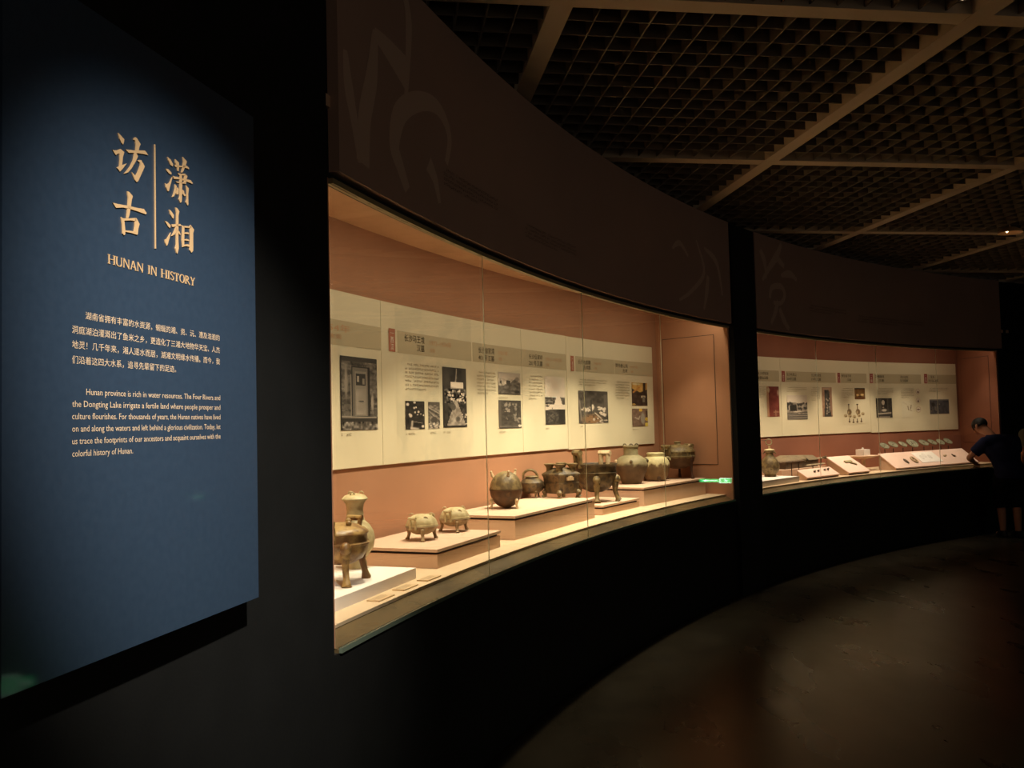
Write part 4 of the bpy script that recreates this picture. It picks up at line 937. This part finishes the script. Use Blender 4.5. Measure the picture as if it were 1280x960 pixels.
# caption cards lying on the deck
M_CARD = mat('pale_card', (206, 178, 140), 0.5, spec=0.3); M_CARD2 = mat('card_ink', (150, 122, 90), .7)
for k, (s, o, lb) in enumerate(((4.80, .135, 'flat caption card on the deck closest to the left end of the glass'), (5.02, .138, 'middle one of the three flat caption cards in front of the white plinth'), (5.24, .135, 'flat caption card on the deck just past the corner of the white plinth'))):
    t = thing('caption_card', lb, 'card', P(s, o, ZDECK), RZ(s), 'caption cards on the deck')
    obj('card', MB().box((0, 0, .003), (.13, .055, .006)), M_CARD, t)
    mb = MB()
    for r in range(3): mb.box((-.005, .014 - r * .012, .0062), (.10 - .02 * (r == 2), .004, .0006))
    obj('card_text', mb, M_CARD2, t)

# ================================================================== EXHIBITS, SECOND CASE
plinth(10.40, 11.46, .13, .62, ZDECK + .058, 'low white plinth under the round jar, next to the pillar in the far showcase', M_PLINTH_W, False)
t = ex('round_jar', 'olive round-bellied jar with narrow neck on the low white plinth of the far showcase', 'jar', 2.665, 9.19, ZDECK + .058)
obj('body', MB().lathe([(0, 0), (.058, 0), (.062, .015), (.058, .025), (.085, .055), (.097, .095), (.094, .13), (.075, .175), (.050, .205), (.038, .225), (.036, .245), (.044, .262), (.05, .268), (.048, .272), (.03, .272)], 36), M_OLIVE, t, smooth=True)
obj('lid', MB().lathe([(.052, .271), (.054, .278), (.045, .284), (.012, .290), (.008, .305), (.012, .31), (0, .314)], 28), M_CREAMW, t, smooth=True)
for a in (180, 0): obj('lug', knob_ring(MB(), pol(a, .046, .235), .016), M_OLIVE, t, smooth=True)
t = ex('hanging_ring', 'pale ring hanging from a thin dark rod above the round jar', 'ring', 2.63, 9.20, ZDECK + .058)
obj('rod', MB().tube([(-.055, .03, 0), (-.055, .03, .375), (.005, .03, .375)], .0035, 6), M_METAL, t)
ring = MB(); 
for k in range(20):
    a, b = 2 * PI * k / 20, 2 * PI * (k + 1) / 20
    ring.tube([(.033 + .030 * math.cos(a), .03, .358 + .030 * math.sin(a)), (.033 + .030 * math.cos(b), .03, .358 + .030 * math.sin(b))], .006, 6)
obj('ring', ring, M_PALES, t, smooth=True)

# riser platform and the wooden block
t = thing('display_riser', 'low rose beige platform under the long dark wooden block', 'plinth', P(12.1, .55, ZDECK), RZ(12.1))
obj('block', MB().box((0, 0, .052), (1.0, .30, .104)), M_PLINTH, t)
t = thing('coffin_block', 'long dark weathered wooden block with sloping lid lying behind the round jar', 'wooden block', P(12.12, .55, ZDECK + .104), RZ(12.12))
M_WOOD = mat('weathered_dark_wood', (96, 78, 58), 0.7, (70, 56, 42), 14, .25, 60)
M_WOOD2 = mat('weathered_wood_lid', (128, 110, 82), 0.7, (104, 88, 64), 14, .25, 60)
obj('body', MB().prism([(-.36, -.11, 0), (.34, -.11, 0), (.34, .11, 0), (-.36, .11, 0)], [(-.37, -.115, .078), (.35, -.115, .078), (.35, .115, .078), (-.37, .115, .078)]), M_WOOD, t)
obj('lid', MB().prism([(-.375, -.12, .081), (.355, -.12, .081), (.355, .12, .081), (-.375, .12, .081)], [(-.20, -.05, .145), (.335, -.06, .128), (.335, .06, .128), (-.20, .05, .145)]), M_WOOD2, t)

# swords and rods on little wire stands
def on_stand(label, s0, s1, o, z, p1, p2, m, hilt):
    mid = (s0 + s1) / 2; t = thing('sword', label, 'sword', P(mid, o, ZDECK), RZ(mid), 'swords on wire stands')
    h = z - ZDECK; a, b = s0 - mid, s1 - mid
    obj('blade', MB().prism([(a, -.012, h), (b, -.014, h), (b, .014, h), (a, .012, h)], [(a + .02, -.002, h + .012), (b, -.002, h + .014), (b, .002, h + .014), (a + .02, .002, h + .012)]), m, t)
    if hilt: obj('hilt', MB().tube([(b - .01, 0, h + .006), (b + .05, 0, h + .006), (b + .055, 0, h + .006), (b + .075, 0, h + .006)], [.013, .012, .02, .018], 8), M_DARKW, t)
    for q in (p1, p2):
        obj('stand', MB().tube([(q - mid, 0, 0), (q - mid, 0, h - .002)], .0045, 6).tube([(q - mid, -.02, h), (q - mid, 0, h - .008), (q - mid, .02, h)], .004, 6).box((q - mid, 0, .003), (.04, .04, .006)), M_METAL, t)
M_BLADE = mat('corroded_blade', (120, 96, 72), .55, (86, 66, 50), 20, metal=.3)
M_BLADE2 = mat('pale_blade', (190, 170, 140), .45, (150, 130, 100), 20, metal=.3)
on_stand('long thin sword with dark hilt on a wire stand in front of the wooden block', 11.50, 12.02, .36, 1.075, 11.74, 11.90, M_BLADE, True)
on_stand('short pale blade on a wire stand behind the small dark beads', 12.02, 12.42, .34, 1.020, 12.16, 12.33, M_BLADE2, False)
on_stand('pale rod with dark tip on a wire stand behind the short blade', 12.40, 12.70, .52, 1.070, 12.45, 12.66, M_BLADE2, True)

def sloped(label, fl, fr, o0, o1, z0, z1, th=.012, m=None):
    m = m or M_PINKB; mid = (fl + fr) / 2
    t = thing('sloped_board', label, 'display board', P(mid, o0, ZDECK), RZ(mid), 'sloped boards in the far showcase')
    b = [P(fl, o0, z0), P(fr, o0, z0), P(fr, o1, z1), P(fl, o1, z1)]
    obj('board', MB().prism(b, [p + Vector((0, 0, th)) for p in b]), m, t, world=t)
    for s in (fl + .01, fr - .01):                            # wedge sides that carry the slope
        w0 = .008 if s < mid else -.008
        q = [P(s, o0 + .01, ZDECK), P(s + w0, o0 + .01, ZDECK), P(s + w0, o1, ZDECK), P(s, o1, ZDECK)]
        tt = [P(s, o0 + .01, z0 - .001), P(s + w0, o0 + .01, z0 - .001), P(s + w0, o1, z1 - .001), P(s, o1, z1 - .001)]
        obj('wedge_side', MB().prism(q, tt), M_PLINTH, t, world=t)
    q = [P(fl + .01, o1 - .01, ZDECK), P(fr - .01, o1 - .01, ZDECK), P(fr - .01, o1, ZDECK), P(fl + .01, o1, ZDECK)]
    obj('back_support', MB().prism(q, [p + Vector((0, 0, z1 - ZDECK - .002)) for p in q]), M_PLINTH, t, world=t)
    def at(s, f): 
        k = (s - fl) / (fr - fl); a = P(fl, o0, z0).lerp(P(fr, o0, z0), k); b_ = P(fl, o1, z1).lerp(P(fr, o1, z1), k)
        return a.lerp(b_, f) + Vector((0, 0, th))
    return t, at, math.atan2(z1 - z0, o1 - o0)
tb1, at1, an1 = sloped('small low sloped board with four tiny dark beads', 11.66, 12.375, .14, .26, .903, .980)
tb2, at2, an2 = sloped('steep sloped board with one pale carved piece', 12.585, 13.06, .14, .41, .903, 1.075)
tb3, at3, an3 = sloped('long sloped board with a white sheet of drawings below the mirrors', 13.64, 15.46, .14, .37, .900, 1.072)
def lying(name, label, cat, mbs, p, s, tilt, group=None):
    t = thing(name, label, cat, p, RZ(s), group)
    t.rotation_mode = 'XYZ'; t.rotation_euler = (tilt, 0, RZ(s))
    t.rotation_euler = (Matrix.Rotation(RZ(s), 3, 'Z') @ Matrix.Rotation(tilt, 3, 'X')).to_euler()
    for n_, mb, m in mbs: obj(n_, mb, m, t, smooth=True)
    return t
for k, (s, f, lb) in enumerate(((11.93, .55, 'tiny dark bead on the small low sloped board, first from the pillar side'), (12.02, .58, 'tiny dark bead on the small low sloped board, second from the pillar side'), (12.17, .62, 'tiny dark bead on the small low sloped board, third from the pillar side'), (12.25, .66, 'tiny dark bead on the small low sloped board, farthest from the pillar'))):
    lying('bead', lb, 'bead', [('bead_body', MB().ball((0, 0, .010), (.022, .012, .010), 10).ball((.018, .004, .012), (.010, .008, .010), 8), M_DARKW)], at1(s, f), s, an1, 'tiny beads on the small board')
lying('carved_pendant', 'pale carved piece on the steep sloped board', 'carving', [('plaque', MB().box((0, .01, .008), (.15, .030, .014)).box((.045, -.03, .008), (.10, .022, .012), rz=-.5), M_PALES)], at2(12.86, .58), 12.86, an2)
lying('oval_plaque', 'small brown oval piece on the long sloped board', 'plaque', [('disc', MB().lathe([(0, 0), (.035, 0), (.04, .006), (.03, .012), (0, .013)], 20, sx=.8, sy=1.2), M_RUST)], at3(13.98, .38), 13.98, an3)
rg = MB()
for k in range(18):
    a, b = 2 * PI * k / 18, 2 * PI * (k + 1) / 18; rg.tube([(.036 * math.cos(a), .05 * math.sin(a), .008), (.036 * math.cos(b), .05 * math.sin(b), .008)], .012, 6)
lying('stone_ring', 'pale buff ring lying on the long sloped board', 'ring', [('ring', rg, M_PALEK)], at3(14.16, .42), 14.16, an3)
sh = lying('drawing_sheet', 'white sheet of line drawings on the long sloped board', 'sheet', [('paper', MB().box((0, 0, .0015), (.46, .20, .003)), M_PLINTH_W)], at3(14.50, .56), 14.50, an3)
dr = MB()
for x, y in ((-.12, 0), (-.03, .03), (.06, .0)):
    for k in range(8):
        a, b = 2 * PI * k / 8, 2 * PI * (k + .8) / 8
        dr.tube([(x + .025 * math.cos(a), y + .035 * math.sin(a), .0035), (x + .025 * math.cos(b), y + .035 * math.sin(b), .0035)], .0016, 5)
obj('line_drawing', dr, M_INK2, sh)
lying('fragment', 'small pale fragment beside the white sheet on the long sloped board', 'fragment', [('piece', MB().ball((0, 0, .006), (.03, .018, .008), 8).ball((.035, .01, .006), (.02, .012, .007), 8), M_PALEK)], at3(14.88, .55), 14.88, an3)
lying('fragment', 'small brown fragment at the far end of the long sloped board', 'fragment', [('piece', MB().ball((0, 0, .006), (.032, .016, .008), 8).ball((-.01, .02, .006), (.016, .02, .007), 8), M_RUST)], at3(15.08, .50), 15.08, an3)

# white box on its shelf-like disc
t = thing('round_stand', 'thin dark-edged oval stand with a small white box on it', 'stand', P(13.53, .50, ZDECK), RZ(13.53))
obj('stem', MB().lathe([(.07, 0), (.03, .02), (.025, .13), (.10, .155)], 20), M_PLINTH, t, smooth=True)
obj('top', MB().lathe([(.12, .148), (.235, .168), (.24, .178), (0, .180)], 36, sy=.7), M_PLINTH, t, smooth=True)
t = thing('white_box', 'small white box with a round knob on the oval stand', 'box', P(13.53, .50, ZDECK + .180), RZ(13.53))
obj('body', MB().box((0, 0, .038), (.135, .11, .076)), M_PLINTH_W, t)
obj('knob', MB().ball((0, 0, .086), .012, 10), M_PLINTH_W, t, smooth=True)

# the row of bronze mirrors
M_BRONZE = mat('green_grey_bronze', (104, 102, 80), .45, (140, 134, 106), 6, .3, 80, metal=.25, c3=(70, 68, 54))
ords = ('first', 'second', 'third', None, 'fifth', 'sixth', 'seventh', 'last')
proto = None
for k, (s, z, r) in enumerate(((14.00, 1.165, .064), (14.185, 1.175, .068), (14.395, 1.172, .062), (14.60, 1.176, .086), (14.845, 1.176, .070), (15.03, 1.177, .066), (15.205, 1.175, .062), (15.365, 1.180, .064))):
    lb = 'largest round bronze mirror of the row, fourth from the white box' if k == 3 else '%s of eight bronze mirrors on rods, counted from the white box' % ords[k]
    if proto is None:
        t = thing('bronze_mirror', lb, 'mirror', (0, 0, 0), 0, 'bronze mirrors on rods')
        obj('rod', MB().tube([(0, .02, 0), (0, .02, .24)], .005, 6).box((0, .02, .004), (.035, .035, .008)), M_METAL, t)
        d = obj('disc', MB().lathe([(0, 0), (.98, 0), (1, .05), (1, .14), (.93, .16), (.9, .09), (.62, .07), (.58, .12), (.52, .12), (.48, .06), (.2, .06), (.17, .16), (.1, .2), (0, .21)], 36), M_BRONZE, t, smooth=True)
        proto = t
    else:
        t = copy_tree(proto); t['label'] = lb
    t.location = P(s, .50, ZDECK); t.rotation_euler = (0, 0, facing(P(s, .5, 0)) - .1)
    for c in children(t):
        if c.name.startswith('disc'):
            r *= .94; c.scale = (r, r, r); c.location = (0, 0, z - ZDECK)
            c.rotation_euler = Vector((.42 + .03 * (k * 5 % 4), -.40 + .04 * (k * 7 % 3), .80)).normalized().to_track_quat('Z', 'Y').to_euler()

# ================================================================== SIGNS AND LAMPS OF THE ROOM
def exit_sign(label, loc, rz, w_, h, emit):
    t = thing('exit_sign', label, 'sign', loc, rz, 'green exit signs')
    gm = mat('lit_green_face_%d' % int(emit * 10), (0, 190, 100), .4, emit=emit)
    ih = h * 1.0; cx = w_ * .32                                  # a taller square with the figure, beside a lower strip with the arrow
    obj('casing', MB().box((0, .012, h / 2), (w_ + .012, .024, h * .8)).box((cx, .012, h / 2), (ih + .012, .0238, h + .014)), M_PILLAR, t)
    obj('lit_strip', MB().box((0, -.001, h / 2), (w_, .003, h * .66)), gm, t)
    mw = mat('lit_white_mark_%d' % int(emit * 10), (215, 255, 225), .4, emit=emit * 1.1)
    obj('icon_border', MB().box((cx, -.0016, h / 2), (ih, .004, h)), mw, t)
    obj('icon_face', MB().box((cx, -.0022, h / 2), (ih * .8, .005, h * .8)), gm, t)
    k = h * .8; mb = MB(); z_ = h * .1
    def bar(x0, z0, x1, z1, wd): mb.tube([(cx + x0 * k, -.006, z_ + z0 * k), (cx + x1 * k, -.006, z_ + z1 * k)], wd * k, 6)
    mb.ball((cx - .08 * k, -.006, z_ + .82 * k), .08 * k, 8)
    for a in ((-.02, .68, .04, .42, .075), (.04, .42, -.10, .30, .05), (-.10, .30, -.06, .10, .04), (.04, .42, .14, .24, .05), (.14, .24, .30, .22, .04), (.0, .66, -.18, .52, .035), (.0, .66, .18, .58, .035)): bar(*a)
    obj('running_figure', mb, mw, t, smooth=True)
    mb = MB(); y = -.004
    mb.box((-w_ * .12, y, h * .5), (w_ * .36, .002, h * .12))
    mb.prism([(-w_ * .28, y - .001, h * .28), (-w_ * .42, y - .001, h * .5), (-w_ * .28, y - .001, h * .72)], [(-w_ * .28, y + .001, h * .28), (-w_ * .42, y + .001, h * .5), (-w_ * .28, y + .001, h * .72)])
    obj('arrow', mb, mw, t)
exit_sign('small lit green exit sign low on the black wall at the far right', (8.70 - .026, 11.52, .45), -PI / 2, .21, .085, 7.0)
t = thing('sign_post', 'short black post on the floor carrying a low green exit sign', 'post', (2.62, 3.97, 0), 0)
obj('base', MB().box((0, 0, .01), (.22, .14, .02)), M_PILLAR, t); obj('post', MB().box((0, .03, .06), (.05, .03, .10)), M_PILLAR, t)
exit_sign('low lit green exit sign standing on a short black post', (2.62, 3.97, .06), -PI / 2 + .62, .16, .11, 6.0)

M_LAMP = mat('bronze_lamp_reflector', (214, 170, 122), .5)
t = thing('ceiling_lamp', 'small round bronze downlight hanging just below the louvre ceiling at the right', 'lamp', (4.80, 8.34, 3.262), 0, 'small ceiling lamps')
obj('reflector', MB().lathe([(0, .045), (.04, .042), (.075, .026), (.105, 0), (.110, 0), (.10, .02), (.05, .052), (0, .06)], 28), M_LAMP, t, smooth=True)
obj('bulb', MB().ball((-.03, 0, .014), .011, 10), mat('lamp_bulb', (255, 216, 170), .4, emit=7.0), t)
obj('stem', MB().tube([(0, 0, .05), (0, 0, .72)], .008, 8), M_BEAM, t)
t = thing('ceiling_lamp', 'tiny bright point lamp above the louvres at the top right corner', 'lamp', (2.01, 3.76, 3.36), 0, 'small ceiling lamps')
obj('reflector', MB().lathe([(.03, 0), (.028, .02), (.012, .03), (0, .03)], 16), M_BEAM, t, smooth=True)
obj('bulb', MB().ball((0, 0, .0), .008, 8), mat('lamp_bulb_b', (255, 230, 200), .4, emit=1.5), t)
obj('stem', MB().tube([(0, 0, .02), (0, 0, .64)], .006, 8), M_BEAM, t)

# ================================================================== PEOPLE
def skin(name, verts, edges, root, m, parent, sub=2):
    me = bpy.data.meshes.new(name); me.from_pydata([v[0] for v in verts], edges, [])
    o = bpy.data.objects.new(name, me); COL.objects.link(o)
    o.modifiers.new('s', 'SKIN'); sl = me.skin_vertices[0].data
    for i, v in enumerate(verts):
        r = v[1] if isinstance(v[1], tuple) else (v[1], v[1]); sl[i].radius = r; sl[i].use_root = (i == root)
    ss = o.modifiers.new('d', 'SUBSURF'); ss.levels = sub; ss.render_levels = sub
    dg = bpy.context.evaluated_depsgraph_get(); nm = bpy.data.meshes.new_from_object(o.evaluated_get(dg))
    bpy.data.objects.remove(o); bpy.data.meshes.remove(me)
    nm.name = name; nm.materials.clear(); nm.materials.append(m); nm.polygons.foreach_set('use_smooth', [True] * len(nm.polygons))
    r = bpy.data.objects.new(name, nm); COL.objects.link(r); r.parent = parent
    return r
M_SKIN = mat('skin', (176, 124, 96), .5, spec=.3)
M_HAIR = mat('black_hair', (18, 15, 14), .6, bump=.3, bscale=120)
M_NAVY = mat('navy_tshirt', (34, 38, 66), .9, bump=.2, bscale=30, spec=.1)
M_SHORT = mat('black_shorts', (20, 20, 22), .9, spec=.1)
M_SHOE = mat('dark_shoes', (22, 22, 24), .6)
M_GREYT = mat('olive_grey_shirt', (104, 100, 84), .9, bump=.2, bscale=30, spec=.1)

def fuse(o, vox=.011, it=6):                                   # one continuous cloth surface out of the overlapping pieces
    r = o.modifiers.new('r', 'REMESH'); r.mode = 'VOXEL'; r.voxel_size = vox
    m = o.modifiers.new('m', 'SMOOTH'); m.iterations = it; m.factor = .5
    dg = bpy.context.evaluated_depsgraph_get(); nm = bpy.data.meshes.new_from_object(o.evaluated_get(dg)); mt = o.data.materials[0]
    o.modifiers.clear(); old = o.data; o.data = nm; bpy.data.meshes.remove(old); nm.materials.clear(); nm.materials.append(mt)
    nm.polygons.foreach_set('use_smooth', [True] * len(nm.polygons)); nm.name = o.name
    return o
def person(label, base, rz, J, shirt_m, legs_m, long_legs=False, hair_m=None):
    """J: joints in local metres (x along the shoulders to the right, y the way the person faces, z up)"""
    t = thing('person', label, 'person', base, rz, 'museum visitors')
    V = Vector; j = {k: V(v) for k, v in J.items()}
    verts = []; edges = []; ix = {}
    def n(k, r): ix[k] = len(verts); verts.append((tuple(j[k]), r)); return ix[k]
    def e(a, b): edges.append((ix[a], ix[b]))
    j['waist'] = j['pelvis'].lerp(j['chest'], .45)
    n('pelvis', (.135, .10)); n('waist', (.12, .09)); n('chest', (.115, .085)); n('neck', .052); n('head0', .06); n('head1', .082); n('head2', .070)
    for a, b in (('pelvis', 'waist'), ('waist', 'chest'), ('chest', 'neck'), ('neck', 'head0'), ('head0', 'head1'), ('head1', 'head2')): e(a, b)
    for s in 'LR':
        n('sh' + s, .040); n('el' + s, .040); j['fo' + s] = j['el' + s].lerp(j['wr' + s], .4); n('fo' + s, .038); n('wr' + s, .026)
        d = (j['wr' + s] - j['el' + s]).normalized(); j['pa' + s] = j['wr' + s] + d * .06; n('pa' + s, .030)
        e('chest', 'sh' + s); e('sh' + s, 'el' + s); e('el' + s, 'fo' + s); e('fo' + s, 'wr' + s); e('wr' + s, 'pa' + s)
        side = d.cross(V((0, 0, 1))); side = side.normalized() if side.length > .1 else V((1, 0, 0)); dn = side.cross(d).normalized()
        if dn.z > 0: dn = -dn
        for f in range(4):                                     # four fingers of different lengths, slightly curled
            o_ = side * (.027 - .018 * f); L = (.060, .072, .068, .054)[f]
            for q, (dd, cc, r) in enumerate(((.03, .0, .0085), (.03 + L * .5, .008, .008), (.03 + L, .028, .0065))):
                k = 'f%d%d%s' % (f, q, s); j[k] = j['pa' + s] + o_ + d * dd + dn * cc; n(k, r); e(('pa' + s) if q == 0 else 'f%d%d%s' % (f, q - 1, s), k)
        for q, (dd, oo, r) in enumerate(((.0, .040, .010), (.035, .056, .0085))):
            k = 't%d%s' % (q, s); j[k] = j['pa' + s] + side * oo * (1 if s == 'L' else 1) + d * dd + dn * .01; n(k, r); e(('pa' + s) if q == 0 else 't0' + s, k)
        n('hp' + s, .088); n('kn' + s, .056); j['ca' + s] = j['kn' + s].lerp(j['an' + s], .3) + V((0, -.02, 0)); n('ca' + s, .054); n('an' + s, .036)
        j['he' + s] = j['an' + s] + V((0, .02, -.035)); n('he' + s, .036); j['to' + s] = j['an' + s] + V(((-.02 if s == 'L' else .02), .15, -.048)); n('to' + s, .026)
        e('pelvis', 'hp' + s); e('hp' + s, 'kn' + s); e('kn' + s, 'ca' + s); e('ca' + s, 'an' + s); e('an' + s, 'he' + s); e('he' + s, 'to' + s)
    skin('body', verts, edges, 0, M_SKIN, t)
    # head details on top of the continuous body
    hd = (j['head2'] - j['head0']).normalized(); fw = J['face']; fw = (V(fw) - hd * V(fw).dot(hd)).normalized(); rt = fw.cross(hd).normalized()
    c = j['head1'].lerp(j['head2'], .3)
    fm = MB().tube([c + fw * .080 + hd * .012, c + fw * .098 - hd * .022, c + fw * .084 - hd * .034], [.008, .014, .010], 8)
    obj('nose', fm, M_SKIN, t, smooth=True)
    for sg in (-1, 1):
        obj('ear', MB().ball(c + rt * sg * .083 - hd * .012 - fw * .005, (.016, .022, .030), 10), M_SKIN, t, smooth=True)
        obj('eye', MB().ball(c + fw * .076 + rt * sg * .030 + hd * .008, .010, 8), M_HAIR, t, smooth=True)
    obj('mouth', MB().tube([c + fw * .078 - rt * .022 - hd * .058, c + fw * .084 - hd * .056, c + fw * .078 + rt * .022 - hd * .058], .006, 6), mat('lips', (150, 86, 74), .5), t, smooth=True)
    hb = MB(); nn, mm = 20, 12; vs = []; fs = []
    for i in range(mm + 1):
        th = (PI * .62) * i / mm
        for k in range(nn):
            a = 2 * PI * k / nn; fr = math.sin(a)
            lim = .42 + .20 * (1 - max(0, fr)) ; thh = th * (lim / .62) * 1.05
            vs.append(c + hd * (.012 + .096 * math.cos(thh)) + (rt * math.cos(a) * .090 + fw * fr * .098 - fw * .012) * math.sin(thh))
    for i in range(mm):
        for k in range(nn): a, b = i * nn + k, i * nn + (k + 1) % nn; fs.append((a, b, b + nn, a + nn))
    fs.append(tuple(range(mm * nn, mm * nn + nn))); hb.add(vs, fs); obj('hair', hb, hair_m or M_HAIR, t, smooth=True, sharp=80)
    # shirt: a loft over the trunk, sleeves, in one garment mesh
    ax = (j['shR'] - j['shL']); rot = math.atan2(ax.y, ax.x); half = ax.length / 2
    sb = MB(); p0, c0, nk = j['pelvis'], j['chest'], j['neck']
    sb.loft([(p0 + V((0, 0, -.07)), .195, .145, rot), (p0 + V((0, 0, .04)), .192, .142, rot), (p0.lerp(c0, .45), .182, .132, rot), (p0.lerp(c0, .8), half + .030, .138, rot), (c0 + (nk - c0) * .15, half + .040, .132, rot), (c0 + (nk - c0) * .50, half * .85, .110, rot), (c0 + (nk - c0) * .78, half * .5, .085, rot), (c0 + (nk - c0) * .98, .066, .066, rot)], 28)
    up = c0.lerp(nk, .45)
    sb.tube([j['shL'].lerp(up, .08), j['shL'].lerp(up, .6), up, j['shR'].lerp(up, .6), j['shR'].lerp(up, .08)], [.082, .098, .10, .098, .082], 16)
    for s in 'LR':
        a = j['sh' + s]; b = a.lerp(j['el' + s], .68)
        sb.ball(a, .082, 16); sb.tube([a, a.lerp(b, .5), b], [.081, .076, .070], 16)
        sb.tube([a, a.lerp(c0, .5), c0 + V((0, 0, -.05))], [.078, .09, .10], 16)
    fuse(obj('shirt', sb, shirt_m, t))
    lb = MB(); lb.loft([(p0 + V((0, 0, .03)), .176, .130, rot), (p0 + V((0, 0, -.06)), .182, .140, rot), (p0 + V((0, 0, -.13)), .178, .132, rot)], 24)
    for s in 'LR':
        k = j['kn' + s]; end = j['an' + s] + V((0, 0, .03)) if long_legs else k.lerp(j['an' + s], .22)
        path = [j['hp' + s] + V((0, 0, .02)), j['hp' + s].lerp(k, .5), k, end]
        lb.tube(path, [.112, .104, .088, .082 if not long_legs else .062], 14)
        sh = MB().loft([(j['an' + s] + V((0, .045, -.07)), .048, .13, 0), (j['an' + s] + V((0, .045, -.055)), .050, .135, 0), (j['an' + s] + V((0, .035, -.03)), .045, .115, 0), (j['an' + s] + V((0, -.005, .005)), .046, .06, 0)], 16)
        obj('shoe', sh, M_SHOE, t, smooth=True)
    fuse(obj('trousers' if long_legs else 'shorts', lb, legs_m, t), .012, 4)
    return t
# the visitor bending over the far glass
person('dark-haired visitor in navy T-shirt and black shorts bending over the far showcase', (6.17, 11.05, 0), math.radians(-8),
       dict(pelvis=(.03, -.02, .80), chest=(-.05, .05, 1.10), neck=(-.12, .13, 1.275), head0=(-.165, .19, 1.325), head1=(-.205, .25, 1.365), head2=(-.215, .26, 1.42),
            shL=(-.235, .02, 1.17), elL=(-.41, .10, .985), wrL=(-.29, .27, .92), shR=(.13, .10, 1.19), elR=(.24, .26, 1.00), wrR=(.10, .36, .92),
            hpL=(-.06, -.01, .76), knL=(-.085, .05, .43), anL=(-.09, -.02, .075), hpR=(.12, -.01, .76), knR=(.09, .03, .43), anR=(.07, -.06, .075), face=(-.55, .62, -.55)),
       M_NAVY, M_SHORT)
person('standing visitor in an olive grey shirt, half cut off by the right edge', (6.79, 11.36, 0), math.radians(-6),
       dict(pelvis=(.0, 0, .86), chest=(.0, .02, 1.18), neck=(.0, .05, 1.36), head0=(.0, .07, 1.42), head1=(.0, .10, 1.47), head2=(.0, .10, 1.525),
            shL=(-.17, .02, 1.26), elL=(-.215, -.02, 1.00), wrL=(-.17, .14, .86), shR=(.17, .03, 1.26), elR=(.22, .0, 1.00), wrR=(.20, .10, .80),
            hpL=(-.09, 0, .82), knL=(-.10, .03, .45), anL=(-.10, -.02, .075), hpR=(.09, 0, .82), knR=(.09, .03, .45), anR=(.09, -.02, .075), face=(-.2, .95, -.1)),
       M_GREYT, M_SHORT, True)

for o in bpy.data.objects:                                     # print too fine to pick apart character by character
    if o.type == 'MESH' and o.name.split('.')[0] in ('body_text', 'date_text', 'title_text', 'caption', 'tag_lettering', 'text_block', 'card_text', 'line_drawing', 'chinese_text', 'english_text'):
        o['kind'] = 'stuff'
